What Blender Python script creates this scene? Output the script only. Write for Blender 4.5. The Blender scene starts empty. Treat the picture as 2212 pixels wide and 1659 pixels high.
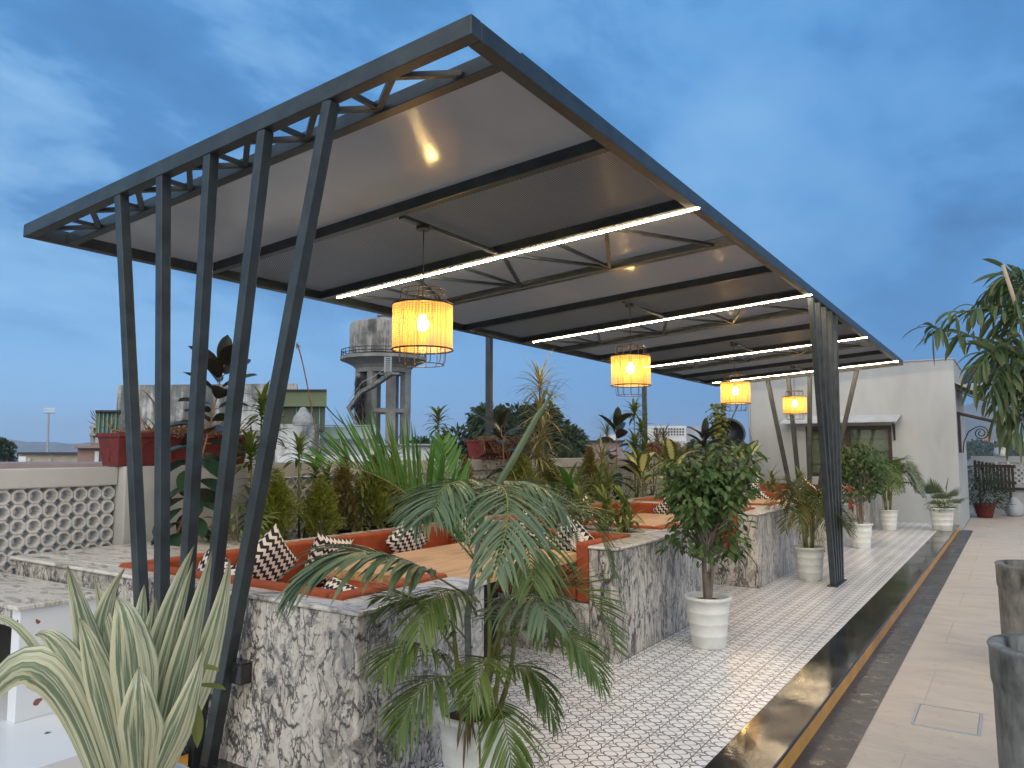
import bpy, math, random
import numpy as np
from mathutils import Vector, Matrix
random.seed(7)
R_ = math.radians
col = bpy.context.scene.collection
sc = bpy.context.scene
# ---------------------------------------------------------------- camera model (photo measured on a 2212 x 1659 grid)
FPX, CX, CY = 1640., 1106., 829.5
PIT = math.atan(145.5/FPX); YAW = math.atan(1088./math.hypot(FPX, 145.5))
CAM = np.array([0, 0, 1.6])
FW = np.array([-math.sin(YAW)*math.cos(PIT), math.cos(YAW)*math.cos(PIT), math.sin(PIT)])
RT = np.array([math.cos(YAW), math.sin(YAW), 0.]); UPV = np.cross(RT, FW)
FH = np.array([-math.sin(YAW), math.cos(YAW), 0.])
def ray(px, py): return FW+RT*(px-CX)/FPX-UPV*(py-CY)/FPX
def onz(px, py, z=0.): d = ray(px, py); return CAM+d*(z-CAM[2])/d[2]
def onx(px, py, x): d = ray(px, py); return CAM+d*x/d[0]
def ony(px, py, y): d = ray(px, py); return CAM+d*y/d[1]
def far(px, py, dep): return CAM+ray(px, py)*dep
cam = bpy.data.objects.new('camera', bpy.data.cameras.new('camera')); col.objects.link(cam)
cam.matrix_world = Matrix(((RT[0], UPV[0], -FW[0], CAM[0]), (RT[1], UPV[1], -FW[1], CAM[1]), (RT[2], UPV[2], -FW[2], CAM[2]), (0, 0, 0, 1)))
cam.data.sensor_width = 36; cam.data.lens = FPX/2212*36; cam.data.clip_end = 9000; cam.data.clip_start = .05
sc.camera = cam
# ---------------------------------------------------------------- node helpers
def nd(nt, t, ins=None, **at):
    n = nt.nodes.new(t)
    for k, v in at.items(): setattr(n, k, v)
    for k, v in (ins or {}).items():
        s = n.inputs[k]
        if isinstance(v, bpy.types.NodeSocket): nt.links.new(v, s)
        else: s.default_value = v
    return n
def mth(nt, op, a, b=None, c=None, clamp=False):
    ins = {0: a}
    if b is not None: ins[1] = b
    if c is not None: ins[2] = c
    return nd(nt, 'ShaderNodeMath', ins, operation=op, use_clamp=clamp).outputs[0]
def ramp(nt, fac, stops, interp='LINEAR'):
    n = nd(nt, 'ShaderNodeValToRGB', {0: fac}); cr = n.color_ramp; cr.interpolation = interp
    while len(cr.elements) < len(stops): cr.elements.new(.5)
    for e, (p, c) in zip(cr.elements, stops):
        e.position = p; e.color = (c, c, c, 1) if not hasattr(c, '__len__') else (*c, 1)
    return n.outputs[0]
def mix(nt, fac, a, b, mode='MIX'):
    n = nd(nt, 'ShaderNodeMix', data_type='RGBA', blend_type=mode)
    for i, v in ((0, fac), (6, a), (7, b)):
        s = n.inputs[i]
        if isinstance(v, bpy.types.NodeSocket): nt.links.new(v, s)
        elif i == 0: s.default_value = v
        else: s.default_value = (*v, 1)
    return n.outputs[2]
def noise(nt, vec, scale, detail=4, rough=.55, dist=0.):
    return nd(nt, 'ShaderNodeTexNoise', {'Vector': vec, 'Scale': scale, 'Detail': detail, 'Roughness': rough, 'Distortion': dist}).outputs[0]
def newmat(name):
    m = bpy.data.materials.new(name); m.use_nodes = True; nt = m.node_tree; nt.nodes.clear()
    out = nd(nt, 'ShaderNodeOutputMaterial'); p = nd(nt, 'ShaderNodeBsdfPrincipled')
    nt.links.new(p.outputs[0], out.inputs[0]); return m, nt, p, out
def setb(nt, p, base=None, rough=None, bump=None, bstr=.3, bdist=.01, **kw):
    def put(k, v):
        if isinstance(v, bpy.types.NodeSocket): nt.links.new(v, p.inputs[k])
        else: p.inputs[k].default_value = (*v, 1) if hasattr(v, '__len__') else v
    if base is not None: put('Base Color', base)
    if rough is not None: put('Roughness', rough)
    for k, v in kw.items(): put(k.replace('_', ' '), v)
    if bump is not None:
        b = nd(nt, 'ShaderNodeBump', {'Height': bump, 'Strength': bstr, 'Distance': bdist}); nt.links.new(b.outputs[0], p.inputs['Normal'])
def pos(nt, s=(1, 1, 1)):
    g = nd(nt, 'ShaderNodeNewGeometry').outputs['Position']
    return nd(nt, 'ShaderNodeMapping', {'Vector': g, 'Scale': s}).outputs[0]
def ocoord(nt, s=(1, 1, 1)):
    g = nd(nt, 'ShaderNodeTexCoord').outputs['Object']
    return nd(nt, 'ShaderNodeMapping', {'Vector': g, 'Scale': s}).outputs[0]
MAT = {}
def plain(name, c, rough=.6, var=.18, sc_=6., bstr=.15, bsc=40., s=(1, 1, 1), metal=0., c2=None, spec=.5):
    m, nt, p, o = newmat(name); v = ocoord(nt, s)
    n = noise(nt, v, sc_, 6, .6)
    c2 = c2 or tuple(x*(1-var*1.6) for x in c)
    b = mix(nt, ramp(nt, n, [(.3, 0.), (.7, 1.)]), c2, tuple(min(1, x*(1+var*.4)) for x in c))
    setb(nt, p, b, rough, noise(nt, v, bsc, 3), bstr, .004, Metallic=metal, Specular_IOR_Level=spec)
    MAT[name] = m; return m
def leafmat(name, c1, c2, rough=.45, tr=.3, tip=None, stripe=None, centre=None):
    m, nt, p, out = newmat(name)
    rnd = nd(nt, 'ShaderNodeNewGeometry').outputs['Random Per Island']
    uv = nd(nt, 'ShaderNodeUVMap').outputs[0]
    sx = nd(nt, 'ShaderNodeSeparateXYZ', {0: uv})
    b = mix(nt, rnd, c1, c2)
    n = noise(nt, ocoord(nt), 9, 3)
    b = mix(nt, mth(nt, 'MULTIPLY', n, .5), b, tuple(x*.45 for x in c1))
    if centre:
        du = mth(nt, 'ABSOLUTE', mth(nt, 'SUBTRACT', sx.outputs[0], .5))
        zig = mth(nt, 'PINGPONG', mth(nt, 'MULTIPLY', sx.outputs[1], 9.), .5)
        d2 = mth(nt, 'ADD', du, mth(nt, 'MULTIPLY', mth(nt, 'ADD', zig, noise(nt, ocoord(nt), 30, 3)), .16))
        b = mix(nt, ramp(nt, d2, [(.3, 1.), (.42, 0.)]), b, centre)
    if stripe:
        w = nd(nt, 'ShaderNodeCombineXYZ', {0: mth(nt, 'MULTIPLY', sx.outputs[0], 4.6), 1: mth(nt, 'MULTIPLY', sx.outputs[1], .5), 2: mth(nt, 'MULTIPLY', rnd, 40.)}).outputs[0]
        n2 = noise(nt, w, 2.2, 5, .62)
        edge = mth(nt, 'ABSOLUTE', mth(nt, 'SUBTRACT', sx.outputs[0], .5))
        k = mth(nt, 'ADD', n2, mth(nt, 'MULTIPLY', edge, stripe[1]))
        b = mix(nt, ramp(nt, k, [(.555, 0.), (.61, .55), (.68, 1.)]), b, stripe[0])
        sp = ramp(nt, noise(nt, nd(nt, 'ShaderNodeCombineXYZ', {0: mth(nt, 'MULTIPLY', sx.outputs[0], 22.), 1: mth(nt, 'MULTIPLY', sx.outputs[1], 9.), 2: mth(nt, 'MULTIPLY', rnd, 90.)}).outputs[0], 1.6, 6, .7), [(.62, 0.), (.70, .7)])
        brown = mth(nt, 'MAXIMUM', mth(nt, 'MULTIPLY', ramp(nt, sx.outputs[1], [(.80, 0.), (.96, .5), (1., 1.)]), .9), sp)
        b = mix(nt, brown, b, (.12, .07, .03))
    if tip: b = mix(nt, ramp(nt, sx.outputs[1], [(.55, 0.), (1., .8)]), b, tip)
    setb(nt, p, b, rough, Specular_IOR_Level=.4)
    t = nd(nt, 'ShaderNodeBsdfTranslucent', {0: b}); mx = nd(nt, 'ShaderNodeMixShader', {0: tr})
    nt.links.new(p.outputs[0], mx.inputs[1]); nt.links.new(t.outputs[0], mx.inputs[2]); nt.links.new(mx.outputs[0], out.inputs[0])
    MAT[name] = m; return m
def emit(name, c, s):
    m, nt, p, o = newmat(name); setb(nt, p, (0.8, .8, .8), .4, Emission_Color=c, Emission_Strength=s); MAT[name] = m; return m
# ---------------------------------------------------------------- mesh builder
LOC = {}
def nrm(v): v = np.array(v, float); l = np.linalg.norm(v); return v/l if l > 1e-9 else np.array([0, 0, 1.])
class MB:
    def __init__(s): s.v = []; s.f = []; s.u = []; s.m = []
    def add(s, vs, fs, uv=None, m=0):
        b = len(s.v); s.v.extend([tuple(map(float, q)) for q in vs]); s.u.extend(uv or [(0., 0.)]*len(vs))
        s.f.extend([tuple(i+b for i in f) for f in fs]); s.m.extend([m]*len(fs)); return s
    def hexa(s, p, m=0):
        return s.add(p, [(0, 3, 2, 1), (4, 5, 6, 7), (0, 1, 5, 4), (1, 2, 6, 5), (2, 3, 7, 6), (3, 0, 4, 7)], None, m)
    def box(s, x0, x1, y0, y1, z0, z1, m=0):
        return s.hexa([(x0, y0, z0), (x1, y0, z0), (x1, y1, z0), (x0, y1, z0), (x0, y0, z1), (x1, y0, z1), (x1, y1, z1), (x0, y1, z1)], m)
    def bar(s, a, b, w, h, up=(0, 0, 1), m=0):
        a = np.array(a, float); b = np.array(b, float); d = nrm(b-a); sd = nrm(np.cross(d, up)); u = np.cross(sd, d)
        q = []
        for e in (a, b):
            for i, j in ((-1, -1), (1, -1), (1, 1), (-1, 1)): q.append(e+sd*i*w/2+u*j*h/2)
        return s.hexa([q[0], q[1], q[2], q[3], q[4], q[5], q[6], q[7]], m)
    def tube(s, pts, r, n=8, m=0, closed=False, cap=True):
        P = [np.array(p, float) for p in pts]; k = len(P)
        rr = r if hasattr(r, '__len__') else [r]*k
        T = [nrm((P[(i+1) % k] if closed else P[min(i+1, k-1)])-(P[i-1] if (closed or i > 0) else P[0])) for i in range(k)]
        nx = nrm(np.cross(T[0], (0, 0, 1) if abs(T[0][2]) < .9 else (1, 0, 0))); vs = []; uv = []
        for i in range(k):
            nx = nrm(nx-T[i]*np.dot(nx, T[i])); ny = np.cross(T[i], nx)
            for j in range(n):
                a = 2*math.pi*j/n; vs.append(P[i]+(nx*math.cos(a)+ny*math.sin(a))*rr[i]); uv.append((j/n, i/max(1, k-1)))
        fs = []
        for i in range(k if closed else k-1):
            for j in range(n):
                fs.append((i*n+j, i*n+(j+1) % n, ((i+1) % k)*n+(j+1) % n, ((i+1) % k)*n+j))
        if cap and not closed: fs.append(tuple(range(n-1, -1, -1))); fs.append(tuple((k-1)*n+j for j in range(n)))
        return s.add(vs, fs, uv, m)
    def lathe(s, prof, n=32, c=(0, 0, 0), m=0, wob=0.):
        vs = []; fs = []; uv = []; k = len(prof)
        for i, (r, z) in enumerate(prof):
            for j in range(n):
                a = 2*math.pi*j/n; q = r*(1+wob*math.sin(3*a+i*.4)); vs.append((c[0]+q*math.cos(a), c[1]+q*math.sin(a), c[2]+z)); uv.append((j/n, i/k))
        for i in range(k-1):
            for j in range(n): fs.append((i*n+j, i*n+(j+1) % n, (i+1)*n+(j+1) % n, (i+1)*n+j))
        if prof[0][0] > 1e-4: fs.append(tuple(range(n-1, -1, -1)))
        if prof[-1][0] > 1e-4: fs.append(tuple((k-1)*n+j for j in range(n)))
        return s.add(vs, fs, uv, m)
    def blade(s, p, d, L, W, droop=.4, seg=5, prof=None, fold=.2, up=(0, 0, 1), m=0, thick=0, roll=0.):
        p = np.array(p, float); d = nrm(d); sd = np.cross(d, up)
        if np.linalg.norm(sd) < .1: sd = np.cross(d, (random.uniform(-1, 1), random.uniform(-1, 1), .1))
        sd = nrm(sd)
        if roll: n0 = np.cross(sd, d); sd = nrm(sd*math.cos(roll)+n0*math.sin(roll))
        vs = []; uv = []; fs = []
        for i in range(seg+1):
            t = i/seg; w = W*.5*max(.02, (prof or LENS)(t)); n = np.cross(sd, d)
            vs += [p-sd*w+n*w*fold, p, p+sd*w+n*w*fold]; uv += [(0, t), (.5, t), (1, t)]
            if i < seg:
                b = i*3; fs += [(b, b+1, b+4, b+3), (b+1, b+2, b+5, b+4)]
                d = nrm(d+np.array([0, 0, -droop/seg])); sd = nrm(sd-d*np.dot(sd, d)); p = p+d*L/seg
        return s.add(vs, fs, uv, m)
    def build(s, name, mats, parent=None, smooth=False, bevel=0., bseg=2):
        me = bpy.data.meshes.new(name); off = np.array(LOC.get(parent.name, (0, 0, 0))) if parent else np.zeros(3)
        V = np.array(s.v, float)-off
        me.from_pydata(V.tolist(), [], s.f)
        ul = me.uv_layers.new(name='UVMap'); li = np.zeros(len(me.loops), np.int32); me.loops.foreach_get('vertex_index', li)
        ul.data.foreach_set('uv', np.array(s.u, np.float32)[li].ravel())
        mats = mats if isinstance(mats, (list, tuple)) else [mats]
        for q in mats: me.materials.append(MAT[q] if isinstance(q, str) else q)
        me.polygons.foreach_set('material_index', np.array(s.m, np.int32))
        if smooth: me.polygons.foreach_set('use_smooth', np.ones(len(s.f), bool))
        me.update(); o = bpy.data.objects.new(name, me); col.objects.link(o)
        if parent: o.parent = parent; LOC[o.name] = LOC.get(parent.name, (0, 0, 0))
        if bevel:
            b = o.modifiers.new('bevel', 'BEVEL'); b.width = bevel; b.segments = bseg; b.limit_method = 'ANGLE'; b.angle_limit = R_(40)
        return o
def LENS(t): return math.sin(math.pi*min(1, .06+.94*t))**.75
def STRAP(t): return min(1., .55+t*2.2)*(1-t**3)
def ELL(t): return math.sin(math.pi*min(1, .03+.97*t))**.6
def tag(o, label=None, cat=None, group=None, kind=None):
    for k, v in (('label', label), ('category', cat), ('group', group), ('kind', kind)):
        if v: o[k] = v
    return o
def thing(name, label, cat, loc=(0, 0, 0), group=None):
    o = bpy.data.objects.new(name, None); col.objects.link(o); o.location = tuple(map(float, loc)); o.empty_display_size = .2
    LOC[o.name] = tuple(map(float, loc)); return tag(o, label, cat, group)
def dup(root, loc, rz=0., s=1., label=None, group=None):
    r = root.copy(); col.objects.link(r); r.location = tuple(map(float, loc)); r.rotation_euler = (0, 0, rz); r.scale = (s, s, s)
    if label: r['label'] = label
    if group: r['group'] = group
    for ch in list(root.children):
        c = ch.copy(); col.objects.link(c); c.parent = r
        for g in list(ch.children):
            e = g.copy(); col.objects.link(e); e.parent = c
    return r
def struct(name, mb, mats, **k):
    return tag(mb.build(name, mats, None, **k), kind='structure')
ORD = ['first', 'second', 'third', 'fourth', 'fifth', 'sixth', 'seventh', 'eighth', 'ninth', 'tenth', 'eleventh', 'twelfth', 'thirteenth', 'fourteenth', 'fifteenth', 'sixteenth']
# ---------------------------------------------------------------- materials
plain('frame_paint', (.032, .043, .048), .4, .35, 7, .12, 90)
plain('wall_paint', (.40, .42, .43), .85, .12, 1.6, .3, 60, (1, 1, .35))
plain('parapet_paint', (.49, .482, .46), .8, .08, 1.5, .2, 60)
plain('lattice_cement', (.58, .575, .545), .85, .1, 3, .3, 60)
plain('red_fabric', (.35, .066, .016), .85, .2, 9, .5, 350)
plain('white_pot', (.71, .73, .69), .6, .10, 7, .35, 60)
plain('soil', (.045, .028, .018), .95, .5, 40, 1., 60)
plain('black_plastic', (.015, .015, .016), .45)
plain('red_pot', (.17, .022, .02), .7, .25, 8, .6, 45)
plain('bark', (.22, .18, .15), .85, .3, 30, .7, 60, (1, 1, .25))
plain('palm_trunk', (.19, .22, .21), .6, .25, 12, .4, 30, (1, 1, 3))
plain('green_stem', (.19, .21, .05), .5, .3, 12, .2, 60)
plain('dead_stem', (.30, .17, .09), .8, .2, 20)
plain('concrete_old', (.31, .31, .295), .9, .35, .35, .5, 4)
plain('planter_cement', (.20, .215, .215), .85, .62, 7, .9, 30, (1, 1, .4))
plain('planter_cement_warm', (.235, .228, .215), .85, .6, 7, .9, 30, (1, 1, .4))
plain('brown_panel', (.78, .40, .085), .3, .18, 5, .1, 40)
plain('wire', (.1, .085, .07), .35, .1, metal=.8)
plain('black_iron', (.012, .012, .013), .5)
plain('dark_wood', (.05, .035, .03), .8, .4, 10, .6, 30)
plain('window_wood', (.035, .015, .012), .5)
plain('blind', (.46, .46, .39), .8, .1, 4)
plain('pale_metal', (.45, .47, .48), .6, .2, 2)
plain('pink_wall', (.30, .20, .17), .9, .2, .5)
plain('plum_wall', (.30, .23, .23), .9, .15, .4)
plain('beige_wall', (.45, .41, .33), .9, .15, .5)
plain('far_white', (.62, .64, .66), .9, .1, .5)
plain('far_grey', (.36, .39, .42), .9, .1, .5)
plain('teal_panel', (.42, .55, .53), .5, .15, .8)
plain('green_sheet', (.12, .155, .075), .6, .2, .8)
plain('dark_green_panel', (.055, .075, .035), .5, .2, .8)  # dark green of the cabin's lower window panels
plain('blue_frame', (.12, .32, .40), .5)
plain('bamboo', (.46, .36, .26), .6, .15, 8)
plain('brown_tarp', (.3, .32, .32), .8)
plain('terrace_slab', (.4, .38, .36), .9)
plain('bird_black', (.06, .07, .08), .9)
plain('corrugated', (.035, .035, .033), .7, .3, 3)
plain('white_plastic', (.75, .77, .78), .5)
plain('hillside', (.10, .12, .10), 1., .5, .006, .1, .02)
plain('earth', (.16, .15, .12), 1., .4, .02, .1, .1)
emit('led', (1., .78, .50), 115.)
emit('bulb_glow', (1., .68, .24), 170.)
leafmat('areca_leaf', (.08, .14, .035), (.17, .23, .055), .42, .22)
leafmat('areca_grey', (.11, .17, .09), (.19, .245, .13), .4, .2)
leafmat('areca_bright', (.075, .20, .03), (.15, .29, .05), .4, .3)
leafmat('palm_olive', (.07, .10, .02), (.16, .17, .05), .5, .3, tip=(.22, .16, .06))
leafmat('fan_leaf', (.10, .15, .08), (.18, .22, .12), .5, .25)
leafmat('ficus_leaf', (.04, .095, .025), (.14, .22, .06), .38, .25)
leafmat('thuja_leaf', (.16, .21, .025), (.36, .38, .055), .7, .3)
leafmat('thuja_dry', (.20, .16, .045), (.32, .26, .08), .8, .3)
leafmat('thuja_dark', (.15, .19, .03), (.31, .33, .06), .7, .3)
leafmat('dracaena_leaf', (.10, .16, .03), (.23, .28, .06), .45, .3)
leafmat('dracaena_striped', (.06, .08, .02), (.12, .13, .03), .45, .3, stripe=((.42, .38, .18), .9))
leafmat('rubber_leaf', (.022, .035, .018), (.05, .032, .022), .28, .1)
leafmat('rubber_green', (.02, .05, .028), (.035, .07, .035), .25, .1)
leafmat('dieff_leaf', (.06, .12, .015), (.10, .16, .02), .4, .3, centre=(.70, .66, .30))
leafmat('agave_leaf', (.09, .16, .08), (.20, .25, .185), .45, .12, stripe=((.53, .53, .36), .42))
leafmat('shrub_leaf', (.13, .17, .035), (.27, .27, .08), .6, .3)
leafmat('dry_leaf', (.16, .11, .055), (.26, .2, .1), .8, .25)
leafmat('tree_leaf', (.035, .065, .03), (.07, .10, .04), .7, .2)
leafmat('fishtail_leaf', (.055, .11, .045), (.14, .20, .08), .38, .25, tip=(.13, .12, .03))
leafmat('dark_bush', (.02, .05, .02), (.05, .085, .03), .6, .2)
def special_mats():
    # old white wall with vertical black streaks
    m, nt, p, o = newmat('stained_white'); v = pos(nt, (1.2, 1.2, .16)); v2 = pos(nt)
    n1 = noise(nt, v, 1.1, 7, .65); n2 = noise(nt, v2, .45, 6, .65)
    k = mth(nt, 'ADD', mth(nt, 'MULTIPLY', n1, .6), mth(nt, 'MULTIPLY', n2, .5))
    setb(nt, p, ramp(nt, k, [(.38, (.58, .61, .62)), (.50, (.44, .46, .46)), (.56, (.17, .18, .18)), (.64, (.08, .085, .08))]), .9, n1, .3, .05); MAT['stained_white'] = m
    m, nt, p, o = newmat('stained_grey'); v = pos(nt, (1.3, 1.3, .22)); v2 = pos(nt)
    n1 = noise(nt, v, .9, 8, .7); n2 = noise(nt, v2, .5, 6, .6)
    k = mth(nt, 'ADD', mth(nt, 'MULTIPLY', n1, .65), mth(nt, 'MULTIPLY', n2, .4))
    setb(nt, p, ramp(nt, k, [(.40, (.44, .42, .39)), (.50, (.30, .29, .275)), (.57, (.13, .13, .125)), (.66, (.06, .06, .06))]), .9); MAT['stained_grey'] = m
    # marble with black crystals
    for nm, scl, amt in (('marble', (1, 1, .8), 0.), ('marble_fine', (1.1, 1.1, .42), -.025)):
        m, nt, p, o = newmat(nm); v = pos(nt, scl)
        w = nd(nt, 'ShaderNodeTexNoise', {'Vector': v, 'Scale': 7., 'Detail': 7, 'Roughness': .6}).outputs[1]
        vw = nd(nt, 'ShaderNodeVectorMath', {0: v, 1: nd(nt, 'ShaderNodeVectorMath', {0: w, 3: .13}, operation='SCALE').outputs[0]}, operation='ADD').outputs[0]
        big = noise(nt, v, 2.3, 6, .62); nb = noise(nt, vw, 5., 9, .68)
        c1 = nd(nt, 'ShaderNodeSeparateColor', {0: nd(nt, 'ShaderNodeTexVoronoi', {'Vector': vw, 'Scale': 30.}, feature='F1').outputs[1]}).outputs[0]
        nl = noise(nt, v, 1.3, 4); nc = noise(nt, vw, 15., 11, .74, .2)
        g = mth(nt, 'ADD', mth(nt, 'MULTIPLY', c1, .16), mth(nt, 'ADD', mth(nt, 'MULTIPLY', nl, .3), mth(nt, 'MULTIPLY', nb, .62)))
        base = ramp(nt, g, [(.38, (.20, .198, .195)), (.48, (.36, .335, .30)), (.56, (.53, .49, .43)), (.66, (.60, .57, .52)), (.74, (.36, .355, .35))])
        def crack(sc_, wd, sd):
            vv = nd(nt, 'ShaderNodeMapping', {'Vector': vw, 'Location': (sd, sd*.7, 0), 'Rotation': (.5*sd, .35, .3*sd), 'Scale': (1, 1, .55)}).outputs[0]
            e = nd(nt, 'ShaderNodeTexVoronoi', {'Vector': vv, 'Scale': sc_}, feature='DISTANCE_TO_EDGE').outputs[0]
            k = ramp(nt, noise(nt, vv, sc_*.55, 5, .6), [(.47, 0.), (.56, 1.)])
            return mth(nt, 'MULTIPLY', ramp(nt, e, [(wd*.35, 1.), (wd, 0.)]), k)
        vein = mth(nt, 'MAXIMUM', crack(9., .055, 1.), mth(nt, 'MAXIMUM', crack(15., .075, 2.3), crack(26., .09, 4.1)))
        blot = ramp(nt, mth(nt, 'ADD', nc, mth(nt, 'ADD', mth(nt, 'MULTIPLY', mth(nt, 'SUBTRACT', c1, .5), .08), mth(nt, 'MULTIPLY', mth(nt, 'SUBTRACT', big, .5), .5))), [(.59-amt, 0.), (.61-amt, .75), (.65-amt, 1.)])
        b = mix(nt, mth(nt, 'MAXIMUM', mth(nt, 'MULTIPLY', vein, .9), mth(nt, 'MULTIPLY', blot, .94)), base, (.03, .033, .038))
        setb(nt, p, b, .3, nc, .04, .002); MAT[nm] = m
    # marble top (long streaks)
    m, nt, p, o = newmat('marble_top'); v = pos(nt, (1., 3.2, 1.)); n1 = noise(nt, v, 4.5, 9, .7, .8); n2 = noise(nt, pos(nt), 2, 4)
    b = ramp(nt, n1, [(.34, (.12, .115, .11)), (.43, (.4, .37, .33)), (.52, (.66, .62, .56)), (.64, (.50, .47, .43))])
    setb(nt, p, b, .22); MAT['marble_top'] = m
    # floor tile: black line pattern on white
    m, nt, p, o = newmat('star_tile'); s = nd(nt, 'ShaderNodeSeparateXYZ', {0: pos(nt)}); P = .15
    u = mth(nt, 'FRACT', mth(nt, 'DIVIDE', s.outputs[0], P)); w = mth(nt, 'FRACT', mth(nt, 'DIVIDE', s.outputs[1], P))
    a = mth(nt, 'ABSOLUTE', mth(nt, 'SUBTRACT', u, .5)); b = mth(nt, 'ABSOLUTE', mth(nt, 'SUBTRACT', w, .5))
    hi = mth(nt, 'MAXIMUM', a, b); lo = mth(nt, 'MINIMUM', a, b)
    def line(e, wd): return ramp(nt, mth(nt, 'ABSOLUTE', e), [(wd*.6, 1.), (wd, 0.)])
    l1 = line(mth(nt, 'SUBTRACT', a, .5), .026)
    wv = mth(nt, 'MULTIPLY', mth(nt, 'SINE', mth(nt, 'MULTIPLY', w, 2*math.pi)), .27)
    l2 = line(mth(nt, 'SUBTRACT', mth(nt, 'SUBTRACT', u, .5), wv), .036)
    l3 = line(mth(nt, 'ADD', mth(nt, 'SUBTRACT', u, .5), wv), .036)
    l4 = line(mth(nt, 'SUBTRACT', mth(nt, 'ADD', hi, mth(nt, 'MULTIPLY', lo, .55)), .52), .028)
    l5 = mth(nt, 'MULTIPLY', line(mth(nt, 'SUBTRACT', b, mth(nt, 'ADD', .30, mth(nt, 'MULTIPLY', a, .35))), .028), ramp(nt, a, [(.2, 0.), (.22, 1.)]))
    L = l1
    for q in (l2, l3, l4, l5): L = mth(nt, 'MAXIMUM', L, q)
    n = noise(nt, pos(nt), 1.3, 5)
    wht = mix(nt, ramp(nt, n, [(.35, 0.), (.65, 1.)]), (.80, .77, .755), (.90, .885, .88))
    setb(nt, p, mix(nt, L, wht, (.012, .012, .014)), .28); MAT['star_tile'] = m
    # beige stone paving
    m, nt, p, o = newmat('beige_paving'); br = nd(nt, 'ShaderNodeTexBrick', {'Vector': pos(nt, (1, 1, 1)), 'Scale': 1., 'Mortar Size': .006, 'Brick Width': 1.22, 'Row Height': 1.0, 'Color1': (.55, .465, .37, 1), 'Color2': (.51, .43, .34, 1), 'Mortar': (.43, .355, .28, 1)})
    n = noise(nt, pos(nt, (1, 2.6, 1)), 2.2, 8, .65); n2 = noise(nt, pos(nt), 9, 5, .7)
    b = mix(nt, ramp(nt, n, [(.38, .5), (.56, 0.)]), br.outputs[0], (.40, .34, .28))
    b = mix(nt, ramp(nt, n2, [(.56, 0.), (.70, .35)]), b, (.28, .22, .165))
    setb(nt, p, b, .62, n2, .12, .004); MAT['beige_paving'] = m
    # polished black granite
    m, nt, p, o = newmat('black_granite'); n = noise(nt, pos(nt, (1, 1.8, 1)), 7, 8, .7); n2 = noise(nt, pos(nt), 1.6, 6, .65)
    setb(nt, p, mix(nt, ramp(nt, n, [(.5, 0.), (.72, .8)]), (.02, .02, .022), (.085, .082, .08)), ramp(nt, n2, [(.35, .06), (.6, .16), (.7, .30)]), n, .03, .002); MAT['black_granite'] = m
    m, nt, p, o = newmat('granite_honed'); n = noise(nt, pos(nt, (1, 1.8, 1)), 7, 8, .7); n2 = noise(nt, pos(nt), 2.2, 7, .65)
    setb(nt, p, mix(nt, ramp(nt, n2, [(.45, 0.), (.68, .9)]), (.026, .028, .033), (.07, .07, .075)), ramp(nt, n, [(.35, .22), (.65, .42)]), n, .05, .002); MAT['granite_honed'] = m
    # terrazzo: white with dark chips
    m, nt, p, o = newmat('terrazzo'); v = pos(nt)
    vw = nd(nt, 'ShaderNodeVectorMath', {0: v, 1: nd(nt, 'ShaderNodeVectorMath', {0: nd(nt, 'ShaderNodeTexNoise', {'Vector': v, 'Scale': 14.}).outputs[1], 3: .05}, operation='SCALE').outputs[0]}, operation='ADD').outputs[0]
    vo = nd(nt, 'ShaderNodeTexVoronoi', {'Vector': vw, 'Scale': 13.}, feature='F1'); sel = nd(nt, 'ShaderNodeSeparateColor', {0: vo.outputs['Color']})
    k = mth(nt, 'MULTIPLY', mth(nt, 'LESS_THAN', vo.outputs['Distance'], mth(nt, 'MULTIPLY', sel.outputs[1], .36)), mth(nt, 'GREATER_THAN', sel.outputs[0], .74))
    b = mix(nt, k, (.70, .73, .76), mix(nt, mth(nt, 'GREATER_THAN', sel.outputs[2], .72), (.05, .05, .065), (.24, .1, .08)))
    setb(nt, p, b, .35); MAT['terrazzo'] = m
    # table wood: glued staves
    m, nt, p, o = newmat('table_wood'); v = pos(nt, (9., .7, 9.)); n = noise(nt, v, 2.2, 6, .6, .4); n2 = noise(nt, pos(nt, (5.5, 1.2, 1)), 1., 2)
    b = ramp(nt, mth(nt, 'ADD', mth(nt, 'MULTIPLY', n, .6), mth(nt, 'MULTIPLY', n2, .5)), [(.40, (.26, .13, .045)), (.49, (.46, .265, .11)), (.58, (.58, .37, .175)), (.68, (.36, .19, .07))])
    setb(nt, p, b, .42); MAT['table_wood'] = m
    # zigzag pillow fabric
    m, nt, p, o = newmat('zigzag_fabric'); s = nd(nt, 'ShaderNodeSeparateXYZ', {0: nd(nt, 'ShaderNodeUVMap').outputs[0]})
    z = mth(nt, 'MULTIPLY', mth(nt, 'PINGPONG', mth(nt, 'MULTIPLY', s.outputs[0], 9.), .5), .9)
    k = mth(nt, 'GREATER_THAN', mth(nt, 'FRACT', mth(nt, 'ADD', mth(nt, 'MULTIPLY', s.outputs[1], 7.), z)), .52)
    setb(nt, p, mix(nt, k, (.018, .016, .016), (.74, .66, .58)), .9, noise(nt, ocoord(nt), 300, 2), .3, .002); MAT['zigzag_fabric'] = m
    # cane webbing
    m, nt, p, o = newmat('cane'); setb(nt, p, (.52, .33, .13), .6)
    t = nd(nt, 'ShaderNodeBsdfTranslucent', {0: (.70, .42, .13, 1)}); mx = nd(nt, 'ShaderNodeMixShader', {0: .28})
    nt.links.new(p.outputs[0], mx.inputs[1]); nt.links.new(t.outputs[0], mx.inputs[2]); nt.links.new(mx.outputs[0], o.inputs[0]); MAT['cane'] = m
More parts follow.
